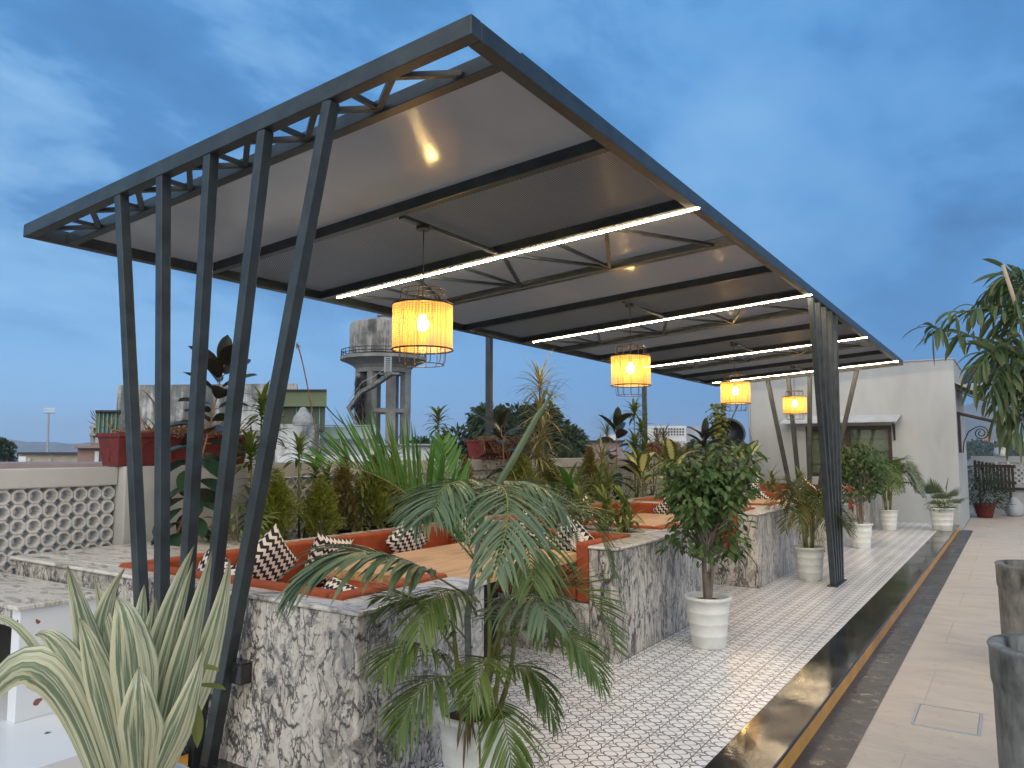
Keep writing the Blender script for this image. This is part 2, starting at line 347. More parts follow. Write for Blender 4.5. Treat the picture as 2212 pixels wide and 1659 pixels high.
    # translucent ribbed roof sheet
    m, nt, p, o = newmat('polycarbonate'); wv = nd(nt, 'ShaderNodeTexWave', {'Vector': pos(nt), 'Scale': 14., 'Distortion': 0.}, bands_direction='Y').outputs[1]
    n = noise(nt, pos(nt, (1, .4, 1)), 1.6, 5)
    b = mix(nt, ramp(nt, n, [(.35, 0.), (.65, 1.)]), (.195, .188, .182), (.29, .28, .27))
    b = mix(nt, mth(nt, 'MULTIPLY', wv, .35), b, (.13, .125, .12))
    setb(nt, p, b, .12, wv, .17, .01, Specular_IOR_Level=1., IOR=1.6)
    t = nd(nt, 'ShaderNodeBsdfTranslucent', {0: (.63, .61, .59, 1)}); mx = nd(nt, 'ShaderNodeMixShader', {0: .42})
    nt.links.new(p.outputs[0], mx.inputs[1]); nt.links.new(t.outputs[0], mx.inputs[2]); nt.links.new(mx.outputs[0], o.inputs[0]); MAT['polycarbonate'] = m
    # window glass
    m, nt, p, o = newmat('glass'); g = nd(nt, 'ShaderNodeBsdfGlossy', {'Color': (.9, .95, .92, 1), 'Roughness': .03}); t = nd(nt, 'ShaderNodeBsdfTransparent', {0: (.78, .82, .76, 1)})
    fr = nd(nt, 'ShaderNodeFresnel', {0: 1.7}); mx = nd(nt, 'ShaderNodeMixShader', {0: mth(nt, 'MULTIPLY', fr.outputs[0], .55)})
    nt.links.new(t.outputs[0], mx.inputs[1]); nt.links.new(g.outputs[0], mx.inputs[2]); nt.links.new(mx.outputs[0], o.inputs[0]); MAT['glass'] = m
special_mats()
#@@WORLD
# ---------------------------------------------------------------- sky and light
def make_world():
    w = bpy.data.worlds.new('World'); sc.world = w; w.use_nodes = True; nt = w.node_tree; nt.nodes.clear()
    d = nd(nt, 'ShaderNodeTexCoord').outputs['Generated']; s = nd(nt, 'ShaderNodeSeparateXYZ', {0: d})
    x, y, z = s.outputs
    def dot(v): return nd(nt, 'ShaderNodeVectorMath', {0: d, 1: tuple(v)}, operation='DOT_PRODUCT').outputs['Value']
    zc = mth(nt, 'MAXIMUM', z, 0.)
    left = ramp(nt, mth(nt, 'ADD', mth(nt, 'MULTIPLY', dot(-RT), .5), .5), [(.28, 0.), (.72, 1.)])
    hz_l, md_l, hz_r, md_r = (.24, .48, .78), (.12, .365, .74), (.08, .24, .50), (.09, .28, .60)
    e = ramp(nt, zc, [(.0, 0.), (.45, 1.)])
    base = mix(nt, left, mix(nt, e, hz_r, md_r), mix(nt, e, hz_l, md_l))
    den = mth(nt, 'ADD', zc, .22)
    cv = nd(nt, 'ShaderNodeCombineXYZ', {0: mth(nt, 'DIVIDE', x, den), 1: mth(nt, 'DIVIDE', y, den), 2: 0.}).outputs[0]
    cv = nd(nt, 'ShaderNodeMapping', {'Vector': cv, 'Rotation': (0, 0, R_(-25)), 'Scale': (1., .62, 1.), 'Location': (3.1, 1.7, 0)}).outputs[0]
    n1 = noise(nt, cv, 1.15, 9, .54, .3); n2 = noise(nt, cv, 3.4, 8, .56, .25); n3 = noise(nt, cv, .55, 3, .5)
    k = mth(nt, 'ADD', mth(nt, 'MULTIPLY', n1, .66), mth(nt, 'MULTIPLY', n2, .34))
    up = ramp(nt, zc, [(.08, 0.), (.26, 1.)])
    bright = mth(nt, 'MULTIPLY', ramp(nt, k, [(.46, 0.), (.53, .55), (.60, 1.)]), up)
    lt = mth(nt, 'ADD', mth(nt, 'MULTIPLY', left, .6), .2)
    c = mix(nt, mth(nt, 'MULTIPLY', ramp(nt, n3, [(.38, .6), (.58, 0.)]), up), base, (.06, .20, .46))
    c = mix(nt, mth(nt, 'MULTIPLY', bright, lt), c, (.35, .59, .83))
    dark = mth(nt, 'MULTIPLY', ramp(nt, k, [(.38, 1.), (.49, 0.)]), mth(nt, 'MULTIPLY', up, .65))
    c = mix(nt, dark, c, (.05, .145, .33))
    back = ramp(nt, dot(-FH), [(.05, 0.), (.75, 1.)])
    c = mix(nt, back, c, (FILL_GLOW[0], FILL_GLOW[1], FILL_GLOW[2]))  # warm bright sky added behind the camera to fill the scene
    gnd = ramp(nt, z, [(-.06, 1.), (0., 0.)])
    c = mix(nt, gnd, c, (.2, .22, .25))
    bg = nd(nt, 'ShaderNodeBackground', {0: c, 1: 1.}); o = nd(nt, 'ShaderNodeOutputWorld'); nt.links.new(bg.outputs[0], o.inputs[0])
    L = bpy.data.lights.new('sun', 'SUN'); L.energy = SUN; L.angle = R_(50); L.color = (1., .93, .84)
    so = bpy.data.objects.new('sun', L); col.objects.link(so)
    dr = nrm(FH*.62+RT*.30+np.array([0, 0, -.85])); so.rotation_euler = Vector(dr).to_track_quat('-Z', 'Y').to_euler()
FILL_GLOW = (1.8, 1.72, 1.6); SUN = .6
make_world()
sc.view_settings.view_transform = 'Standard'; sc.view_settings.look = 'None'; sc.view_settings.exposure = .25; sc.view_settings.gamma = 1.
sc.cycles.use_denoising = True; sc.cycles.max_bounces = 7; sc.cycles.transparent_max_bounces = 12; sc.cycles.sample_clamp_indirect = 6.
# ---------------------------------------------------------------- setting: ground, terrace, platform
def setting():
    m = MB(); n = 60; S = 5200.
    m.add([(-S, -S, -12), (S, -S, -12), (S, S, -12), (-S, S, -12)], [(0, 1, 2, 3)]); struct('ground', m, 'earth')
    m = MB().box(-6.3, 7, -6, 25.2, -11.98, -.13); struct('terrace_slab', m, 'terrace_slab')
    m = MB().add([(-.86, -6, -.12), (7, -6, -.12), (7, 25.2, -.12), (-.86, 25.2, -.12)], [(0, 1, 2, 3)])
    m.add([(-3.59, -6, -.12), (-1.05, -6, -.12), (-1.05, 2.4, -.12), (-3.59, 2.4, -.12)], [(0, 1, 2, 3)])
    m.add([(-1.05, 19.5, -.12), (-.86, 19.5, -.12), (-.86, 25.2, -.12), (-1.05, 25.2, -.12)], [(0, 1, 2, 3)]); struct('paved_floor', m, 'beige_paving')
    m = MB().box(-1.112, -.855, -6, 19.5, -.125, -.114); struct('granite_border', m, 'granite_honed')
    m = MB().box(-6.1, -1.40, 2.62, 19.4, -.125, 0); struct('tiled_floor', m, 'star_tile')
    m = MB().box(-1.40, -1.10, 2.62, 19.4, -.02, .003).box(-3.55, -1.10, 2.40, 2.62, -.02, .003); struct('granite_edge', m, 'black_granite', bevel=.006)
    m = MB().box(-1.40, -1.104, 2.62, 19.39, -.125, -.02).box(-3.55, -1.104, 2.405, 2.62, -.125, -.02); struct('step_riser', m, 'brown_panel')
    m = MB().box(-6.2, -3.9, -6, 2.57, -.125, .12); struct('terrazzo_floor', m, 'terrazzo')
    # access cover in the paving
    c = MB().box(-.62, -.28, 5.55, 5.98, -.121, -.113)
    t = thing('access_cover', 'square stone access cover with worn white edges set in beige paving', 'cover', (-.45, 5.76, -.118)); c.build('slab', 'beige_paving', t)
    e = MB()
    for a, b in (((-.63, 5.54), (-.27, 5.54)), ((-.63, 5.99), (-.27, 5.99)), ((-.63, 5.54), (-.63, 5.99)), ((-.27, 5.54), (-.27, 5.99))):
        e.bar((*a, -.117), (*b, -.117), .012, .012)
    e.build('edge', 'far_grey', t)
setting()
# ---------------------------------------------------------------- pergola
def zr(x): return 3.374+(x+1.86)*.0663
LED = [5.30, 9.00, 12.88, 16.64]
X0, X1 = -5.80, -1.85
def pergola():
    T = thing('pergola', 'dark grey steel pergola with slanted fan posts and a translucent roof', 'pergola', (-3.83, 10, 0))
    def xbeam(y0, y1, name='crossbeam', h=.076, a=X0+.072, b=X1-.072):
        m = MB(); m.hexa([(a, y0, zr(a)), (b, y0, zr(b)), (b, y1, zr(b)), (a, y1, zr(a)), (a, y0, zr(a)+h), (b, y0, zr(b)+h), (b, y1, zr(b)+h), (a, y1, zr(a)+h)])
        m.build(name, 'frame_paint', T, bevel=.004)
    xbeam(2.485, 2.555, 'end_beam', .092, X0, X1); xbeam(17.42, 17.49, 'end_beam', .092, X0, X1)
    for x in (X0, X1-.07):
        w = .07; MB().hexa([(x, 2.558, zr(x)), (x+w, 2.558, zr(x+w)), (x+w, 17.417, zr(x+w)), (x, 17.417, zr(x)), (x, 2.558, zr(x)+.09), (x+w, 2.558, zr(x+w)+.09), (x+w, 17.417, zr(x+w)+.09), (x, 17.417, zr(x)+.09)]).build('side_beam', 'frame_paint', T, bevel=.004)
    xbeam(2.75, 2.82); xbeam(3.89, 3.96)
    for l in LED: xbeam(l-.115, l-.04)
    for l in LED[:3]: xbeam(l+1.03, l+1.10); xbeam(l+2.27, l+2.34)
    xb = [2.84]+[2.84]
    # trusses
    def truss(ya, yb, n, w):
        m = MB(); xs = np.linspace(X0+.25, X1-.25, n)
        for i in range(n-1):
            a, b = (ya, yb) if i % 2 == 0 else (yb, ya)
            m.bar((xs[i], a, zr(xs[i])+.022), (xs[i+1], b, zr(xs[i+1])+.022), w, w*.8)
            if i % 2 == 1: m.bar((xs[i], ya, zr(xs[i])+.0225), (xs[i], yb, zr(xs[i])+.0225), w*.9, w*.7)
        m.build('truss', 'frame_paint', T)
    truss(2.56, 2.745, 14, .032)
    for l in LED[:3]: truss(l-.035, l+1.025, 8, .032)
    # roof sheets
    def sheet(y0, y1):
        a, b = X0+.071, X1-.071; h = .079
        MB().hexa([(a, y0, zr(a)+h), (b, y0, zr(b)+h), (b, y1, zr(b)+h), (a, y1, zr(a)+h), (a, y0, zr(a)+h+.008), (b, y0, zr(b)+h+.008), (b, y1, zr(b)+h+.008), (a, y1, zr(a)+h+.008)]).build('roof_sheet', 'polycarbonate', T)
    ys = [2.80, 5.2, 8.9, 12.78, 17.45]
    for a, b in zip(ys[:-1], ys[1:]): sheet(a+.004, b-.004)
    f = MB(); f.bar((X1-.05, 2.9, zr(X1)+.102), (X1-.05, 17.45, zr(X1)+.102), .08, .012); f.build('edge_flashing', 'frame_paint', T)
    # expanded metal mesh panels
    def mesh(y0, y1):
        m = MB(); a, b = X0+.1, X1-.1; st = .034; w = .0055
        for sgn in (1, -1):
            k = (b-a)+(y1-y0)*1.7; q = 0.
            while q < k:
                # line x = a+q - (t)*1.7 , y = y0+t
                t0 = max(0., (q-(b-a))/1.7); t1 = min(y1-y0, q/1.7)
                if t1 > t0:
                    xa, xb_ = a+q-t0*1.7, a+q-t1*1.7
                    ya, yb = (y0+t0, y0+t1) if sgn > 0 else (y1-t0, y1-t1)
                    z = .050 if sgn > 0 else .054
                    m.add([(xa-w, ya, zr(xa)+z), (xa+w, ya, zr(xa)+z), (xb_+w, yb, zr(xb_)+z), (xb_-w, yb, zr(xb_)+z)], [(0, 1, 2, 3)])
                q += st
        m.build('mesh_panel', 'frame_paint', T)
    mesh(3.962, LED[0]-.117)
    for i, l in enumerate(LED[:3]): mesh(l+2.342, LED[i+1]-.117)
    for l in LED: MB().bar((LX, l-1.32, zr(LX)+.01), (LX, l-.117, zr(LX)+.01), .04, .03).build('lamp_batten', 'frame_paint', T)
    # light strips
    for l in LED:
        a, b = X0+.22, X1-.0
        m = MB().bar((a, l-.02, zr(a)+.004), (b, l-.02, zr(b)+.004), .021, .016); ls = m.build('light_strip', 'led', T); MB().bar((a, l-.019, zr(a)+.02), (b, l-.019, zr(b)+.02), .036, .012).build('strip_light_shield', 'frame_paint', ls)  # opaque cover added above each strip to keep its light off the sheets
    # fan posts: near end, far end, right side
    tops = [-4.60, -4.15, -3.692, -3.228, -2.736]; bots = [-4.05, -3.94, -3.805, -3.67, -3.56]
    def post(a, b, w=.062): MB().bar(a, b, w, w, (0, 1, 0) if abs(a[1]-b[1]) < 1e-6 else (1, 0, 0)).build('post', 'frame_paint', T, bevel=.004)
    for y, zb in ((2.52, -.12), (17.45, 0.)):
        for t, q in zip(tops, bots): post((q, y, zb), (t, y, zr(t)+.002), .062 if y < 9 else .085)
    MB().box(-4.12, -3.49, 2.45, 2.59, -.118, -.105).build('base_plate', 'frame_paint', T); MB().box(-1.95, -1.83, 9.73, 10.35, .001, .012).build('base_plate', 'frame_paint', T)
    ty = [9.12, 9.47, 9.82, 10.17, 10.5]
    for k in range(5): post((-1.888, 9.80+.12*k, .0), (-1.888, ty[k], zr(-1.888)+.002), .062)
    for y in (9.02, 14.6): MB().bar((-6.36, y, -.1), (-6.36, y, 3.42), .08, .08, (0, 1, 0)).bar((-6.31, y, 3.38), (-5.81, y, 3.2), .08, .06).build('post', 'frame_paint', T, bevel=.004)
    return T
LX = -3.58
pergola()
# ---------------------------------------------------------------- pendant lamps
def lamps():
    t = thing('pendant_lamp', '', 'lamp', (0, 0, 0), 'cane drum lamps hanging under the pergola roof')
    m = MB(); n, r, R, h = 60, 22, .22, .33
    for i in range(n):
        for j in range(r):
            g = []
            for q in range(4):
                for p in range(4):
                    a = 2*math.pi*(i+(0, .24, .76, 1)[p])/n; z = h*(j+(0, .24, .76, 1)[q])/r; g.append((R*math.cos(a), R*math.sin(a), z))
            m.add(g, [(q*4+p, q*4+p+1, q*4+p+5, q*4+p+4) for q in range(3) for p in range(3) if not (q == 1 and p == 1)])
    shd = m.build('shade', 'cane', t)
    def ring(mb, R, z, r, n=40): mb.tube([(R*math.cos(2*math.pi*k/n), R*math.sin(2*math.pi*k/n), z) for k in range(n)], r, 6, closed=True)
    m = MB(); ring(m, .222, 0., .0065); ring(m, .222, .33, .0065); m.build('trim_ring', 'black_iron', shd)
    m = MB(); ring(m, .16, .44, .0035); ring(m, .16, -.11, .0035)
    for k in range(12):
        a = 2*math.pi*k/12; c, s = math.cos(a), math.sin(a)
        m.tube([(.15*c, .15*s, .44), (.165*c, .165*s, .425), (.17*c, .17*s, .40), (.17*c, .17*s, -.06), (.165*c, .165*s, -.09), (.15*c, .15*s, -.11)], .003, 5)
    for k in range(2):
        a = math.pi*k/2+.3; m.tube([(.16*math.cos(a), .16*math.sin(a), .44), (-.16*math.cos(a), -.16*math.sin(a), .44)], .003, 5)
    m.build('wire_cage', 'wire', t, smooth=True)
    m = MB().lathe([(.001, .135), (.022, .14), (.04, .165), (.045, .19), (.04, .215), (.024, .24), (.02, .26)], 20); blb = m.build('bulb', 'bulb_glow', t, smooth=True)
    m = MB().lathe([(.022, .26), (.022, .33), (.008, .34)], 14); m.build('bulb_socket', 'black_iron', blb)
    m = MB().tube([(0, 0, .34), (0, 0, .905)], .0045, 6); m.lathe([(.05, .895), (.055, .9), (.055, .93), (.001, .935)], 20); m.build('cord', 'black_iron', t)
    L = ['largest cane drum lamp, hanging nearest and in front of the water tower', 'cane drum lamp hanging second from the front, above the middle of the planters',
         'cane drum lamp hanging third from the front, left of the white house wall', 'smallest cane drum lamp, farthest back against the white house wall']
    for k, y in enumerate((4.23, 7.85, 11.7, 15.5)):
        o = t if k == 0 else dup(t, (0, 0, 0), 0)
        o.location = (LX, y, 2.338); o.rotation_euler = (0, 0, .4*k); o['label'] = L[k]
lamps()
#@@BOOTHS
# ---------------------------------------------------------------- booth benches, tables, pillows
YB = [5.35, 9.16, 12.97, 16.78]
def benches():
    G = 'marble booth benches under the pergola'
    lab = ['nearest marble bench wall with a rounded corner, behind the front palm pot', 'marble bench block between the front palm and the white potted ficus',
           'marble bench block behind the white potted ficus, beside the second palm pot', 'marble bench block right behind the leaning posts on the walkway', 'farthest marble bench block next to the house wall']
    for k in range(5):
        t = thing('booth_bench', lab[k], 'bench', (-3.7, 3.2 if k == 0 else YB[k-1]+1, 0), G)
        if k == 0:
            w = MB().box(-5.9, -2.565, 2.60, 2.74, -.11, .84).box(-2.82, -2.565, 2.743, 3.6, 0, .84); mw = w.build('marble_wall', 'marble', t, bevel=.012)
            MB().box(-5.95, -2.545, 2.58, 2.74, .843, .866).box(-2.82, -2.545, 2.742, 3.61, .843, .866).box(-5.95, -4.86, 2.742, 4.3, .843, .866).build('marble_coping', 'marble_top', mw, bevel=.01)
            MB().box(-4.85, -2.82, 2.742, 3.42, 0, .42).build('seat_base', 'marble', t)
            MB().box(-4.72, -2.945, 2.87, 3.44, .422, .53).build('seat_cushion', 'red_fabric', t, bevel=.025, bseg=3)
            MB().box(-4.85, -2.945, 2.745, 2.865, .5, .885).build('back_cushion', 'red_fabric', t, bevel=.022, bseg=3)
            MB().box(-2.94, -2.825, 2.747, 3.6, .5, .885).build('back_cushion', 'red_fabric', t, bevel=.022, bseg=3)
            continue
        y = YB[k-1]; far_ = 2.06 if k < 4 else 2.55
        w = MB().box(-2.82, -2.585, y, y+far_, 0, .84)
        if k < 4: w.box(-4.85, -2.823, y+.82, y+1.06, 0, .84).box(-4.85, -2.823, y+1.24, y+1.48, 0, .84).box(-4.85, -2.823, y+1.063, y+1.237, 0, .72).box(-4.85, -4.5, y+1.063, y+1.237, .722, .84).box(-2.95, -2.823, y+1.063, y+1.237, .722, .84)
        else: w.box(-4.85, -2.823, y+.82, y+1.3, 0, .84)
        mw = w.build('marble_wall', ['marble_fine'], t, bevel=.012)
        c = MB().box(-2.82, -2.565, y-.02, y+far_+.01, .843, .866)
        if k < 4: c.box(-4.86, -2.823, y+.82, y+1.06, .843, .866).box(-4.86, -2.823, y+1.24, y+1.48, .843, .866).box(-4.86, -4.5, y+1.062, y+1.238, .843, .866).box(-2.95, -2.823, y+1.062, y+1.238, .843, .866)
        else: c.box(-4.86, -2.823, y+.82, y+1.3, .843, .866)
        c.build('marble_coping', 'marble_top', mw, bevel=.01)
        MB().box(-4.85, -2.823, y+.002, y+.817, 0, .42).build('seat_base', 'marble', t)
        MB().box(-4.72, -2.945, y+.01, y+.69, .422, .53).build('seat_cushion', 'red_fabric', t, bevel=.025, bseg=3)
        MB().box(-4.85, -2.945, y+.70, y+.817, .5, .885).build('back_cushion', 'red_fabric', t, bevel=.022, bseg=3)
        MB().box(-2.94, -2.825, y+.004, y+.82, .422, .885).build('back_cushion', 'red_fabric', t, bevel=.022, bseg=3)
        if k < 4:
            MB().box(-4.49, -2.96, y+1.07, y+1.23, .722, .80).build('soil', 'soil', t)
            MB().box(-4.85, -2.823, y+1.483, y+2.05, 0, .42).build('seat_base', 'marble', t)
            MB().box(-4.72, -2.945, y+1.61, y+2.05, .422, .53).build('seat_cushion', 'red_fabric', t, bevel=.025, bseg=3)
            MB().box(-4.85, -2.945, y+1.483, y+1.6, .5, .885).build('back_cushion', 'red_fabric', t, bevel=.022, bseg=3)
            MB().box(-2.94, -2.825, y+1.485, y+2.05, .5, .885).build('back_cushion', 'red_fabric', t, bevel=.022, bseg=3)
    nm = ['nearest', 'second', 'third', 'farthest']
    for k in range(4):
        a = 2.87 if k == 0 else YB[k-1]+1.61; b = YB[k]+.69
        a2 = 3.45 if k == 0 else YB[k-1]+2.06; b2 = YB[k]
        t = thing('wall_bench', f'orange upholstered side bench along the planter ledge in the {nm[k]} booth', 'bench', (-4.6, (a+b)/2, 0), 'side benches along the planter ledge')
        MB().box(-4.85, -4.2, a2+.01, b2-.01, 0, .42).build('seat_base', 'marble', t)
        MB().box(-4.72, -4.18, a2+.005, b2-.005, .422, .53).build('seat_cushion', 'red_fabric', t, bevel=.025, bseg=3)
        MB().box(-4.85, -4.735, a, b, .532, .885).build('back_cushion', 'red_fabric', t, bevel=.022, bseg=3)
        yc = 3.74+1.71/2+3.81*k
        q = thing('table', f'wooden topped dining table in the {nm[k]} booth', 'table', (-3.5, yc, 0), 'wooden tables in the booths')
        MB().box(-4.12, -2.93, yc-.85, yc+.85, .735, .80).build('tabletop', 'table_wood', q, bevel=.006)
        MB().box(-3.6, -3.4, yc-.35, yc+.35, 0, .733).box(-3.9, -3.1, yc-.5, yc+.5, .70, .732).build('pedestal', 'black_iron', q)
    # planter ledge
    t = thing('planter_ledge', 'long marble planter ledge with soil between the booths and the parapet', 'planter', (-5.4, 10, 0))
    MB().box(-5.06, -4.853, 2.745, 19.3, 0, .84).build('marble_wall', 'marble', t)
    MB().box(-5.08, -4.862, 4.302, 19.3, .843, .866).build('marble_coping', 'marble_top', t, bevel=.008)
    MB().box(-5.98, -5.062, 2.745, 19.3, .3, .72).build('soil', 'soil', t)
benches()
def pillow_mesh():
    m = MB(); n = 10; vs = []; uv = []; fs = []
    for side in (1, -1):
        b = len(vs)
        for i in range(n+1):
            for j in range(n+1):
                u, v = i/n*2-1, j/n*2-1
                pin = 1-.10*(1-abs(u)**2)*(abs(v)**3); pin2 = 1-.10*(1-abs(v)**2)*(abs(u)**3)
                th = .075*max(0, (1-u**4))**.5*max(0, (1-v**4))**.5
                vs.append((u*.21*pin2, side*th, v*.21*pin)); uv.append((i/n, j/n))
        for i in range(n):
            for j in range(n):
                q = (b+i*(n+1)+j, b+i*(n+1)+j+1, b+(i+1)*(n+1)+j+1, b+(i+1)*(n+1)+j)
                fs.append(q if side > 0 else q[::-1])
    m.add(vs, fs, uv); o = m.build('pillow', 'zigzag_fabric', None, smooth=True); return o
def pillows():
    G = 'zigzag pillows on the booth benches'; P0 = pillow_mesh(); first = [1]
    def put(x, y, z, rz, lean, roll, label):
        o = P0 if first[0] else P0.copy()
        if not first[0]: col.objects.link(o)
        first[0] = 0; o.location = (x, y, z); o.rotation_mode = 'XYZ'
        o.matrix_world = Matrix.Translation((x, y, z)) @ Matrix.Rotation(rz, 4, 'Z') @ Matrix.Rotation(lean, 4, 'X') @ Matrix.Rotation(roll, 4, 'Y')
        tag(o, label, 'pillow', G)
    q = R_(45)
    # side bench of the nearest booth (back at x=-4.73), faces +x : rz=90
    put(-4.60, 3.72, .79, R_(90), R_(14), R_(47), 'zigzag pillow standing on its corner just right of the fan posts')
    put(-4.60, 4.30, .735, R_(90), R_(16), R_(12), 'zigzag pillow on the side bench half hidden by the left palm frond')
    put(-4.60, 5.25, .80, R_(90), R_(14), R_(48), 'zigzag pillow on its corner at the back of the nearest wooden table')
    put(-3.42, 3.25, .66, 0, R_(-48), R_(10), 'zigzag pillow lying low behind the nearest bench edge')
    put(-4.2, 2.99, .76, 0, R_(-14), R_(25), 'zigzag pillow tucked in the near left corner of the nearest booth')
    put(-4.35, 5.93, .78, 0, R_(14), R_(42), 'zigzag pillow in the far left corner of the nearest booth')
    put(-3.72, 5.90, .80, 0, R_(14), R_(46), 'zigzag pillow on its corner, left of two above the nearest table')
    put(-3.24, 5.88, .80, R_(-10), R_(14), R_(44), 'zigzag pillow on its corner at the right end above the nearest table')
    put(-3.02, 5.60, .70, R_(-60), R_(10), R_(10), 'zigzag pillow seen below the nearest table top')
    nm = ['second', 'third', 'farthest']
    for k in range(3):
        y = YB[k]
        put(-4.60, y+2.3, .79, R_(90), R_(14), R_(44), f'zigzag pillow on the side bench in the {nm[k]} booth, nearer one')
        put(-4.60, y+3.2, .79, R_(90), R_(14), R_(40), f'zigzag pillow on the side bench in the {nm[k]} booth, farther one')
        put(-3.86, y+3.81+.56, .80, 0, R_(14), R_(46), f'zigzag pillow on its corner behind the {nm[k]} table, left one')
        put(-3.12, y+3.81+.55, .80, R_(-6), R_(14), R_(44), f'zigzag pillow on its corner behind the {nm[k]} table, right one')
pillows()
# ---------------------------------------------------------------- parapet with pierced block lattice
def lattice(mb, org, du, nu, nv, s, dep, nrmv):
    # octagonal blocks with funnel holes and diamond gaps; org = lower left front corner, du along, z up
    du = np.array(du, float); up = np.array([0, 0, 1.]); nn = np.array(nrmv, float)
    def P(u, v, d): return org+du*u+up*v-nn*d
    c8 = [(.5*s/math.cos(math.pi/8)*math.cos(math.pi/8+k*math.pi/4), .5*s/math.cos(math.pi/8)*math.sin(math.pi/8+k*math.pi/4)) for k in range(8)]
    for i in range(nu):
        for j in range(nv):
            cu, cv = (i+.5)*s, (j+.5)*s; vs = []; fs = []
            rings = ((1., 0.010), (.93, 0.), (.70, 0.), (.46, dep*.55), (.44, dep), (1., dep))
            for sc_, d in rings:
                for a, b in c8: vs.append(P(cu+a*sc_, cv+b*sc_, d))
            for r in range(len(rings)):
                r2 = (r+1) % len(rings)
                for k in range(8): fs.append((r*8+k, r*8+(k+1) % 8, r2*8+(k+1) % 8, r2*8+k))
            mb.add(vs, fs)
def parapet():
    t = thing('parapet_wall', 'cream parapet of pierced octagonal blocks behind the planting ledge', 'wall', (-6.1, 9, 0))
    MB().box(-6.28, -6.10, -6, 3.42, 1.33, 1.472).box(-6.28, -6.10, 4.62, 19.4, 1.345, 1.49).build('wall_cap', 'parapet_paint', t, bevel=.006)
    MB().box(-6.28, -6.0, 3.425, 4.615, -.1, 1.478).build('pier', 'parapet_paint', t, bevel=.008)
    m = MB(); lattice(m, np.array([-6.13, 1.0, .66]), (0, 1, 0), 22, 6, .110, .11, (1, 0, 0))
    m.build('lattice_panel', 'lattice_cement', t)
    m = MB(); lattice(m, np.array([-6.13, 4.62, .675]), (0, 1, 0), 134, 6, .110, .11, (1, 0, 0)); m.build('lattice_panel', 'lattice_cement', t)
    MB().box(-6.25, -6.12, -6, 3.42, -.1, .66).box(-6.25, -6.12, 4.62, 19.4, -.1, .675).build('base_wall', 'parapet_paint', t)
    # service counter by the parapet
    t = thing('service_counter', 'low counter with a marble top and terrazzo side at the left edge', 'counter', (-5.3, 2.3, .12))
    MB().box(-6.1, -4.60, 2.05, 2.57, .728, .752).build('marble_top', 'marble_top', t, bevel=.005)
    MB().box(-4.72, -4.63, 2.08, 2.56, .12, .727).build('side_panel', 'terrazzo', t, bevel=.004)
    MB().box(-6.1, -4.722, 2.09, 2.12, .62, .727).build('apron', 'marble', t)
    MB().box(-6.1, -4.722, 2.53, 2.56, .12, .727).build('shade_panel', 'black_plastic', t)  # black sheet paints in the shade of the space under the counter
    o = MB().box(-5.75, -5.05, 1.85, 2.02, .121, .16).build('timber_board', 'dark_wood', None, bevel=.004); tag(o, 'brown timber board lying on the terrazzo floor under the counter', 'board')
    o = MB().tube([(-4.95, 2.45, .6), (-5.0, 2.4, .4), (-5.12, 2.36, .3), (-5.3, 2.3, .24), (-5.4, 2.28, .13)], .008, 6).build('cable', 'black_plastic', None); tag(o, 'black cable hanging in the dark space under the counter', 'cable')
    t = thing('step_block', 'small black granite step block with brown side at the foot of the fan posts', 'step', (-3.72, 2.47, -.12))
    MB().box(-3.87, -3.60, 2.34, 2.462, .06, .085).build('granite_cap', 'black_granite', t, bevel=.008)
    MB().box(-3.86, -3.615, 2.35, 2.46, -.12, .058).build('riser', 'brown_panel', t)
    p = onz(520, 1452, .42); p = ony(520, 1452, 2.57)
    t = thing('junction_box', 'black junction box fixed low on the nearest marble wall', 'box', (p[0], 2.595, p[2]))
    MB().box(p[0]-.055, p[0]+.055, 2.53, 2.598, p[2]-.05, p[2]+.05).build('case', 'black_granite', t, bevel=.006)
    MB().box(p[0]-.065, p[0]+.058, 2.525, 2.598, p[2]+.052, p[2]+.058).build('lid', 'black_granite', t, bevel=.002)
parapet()
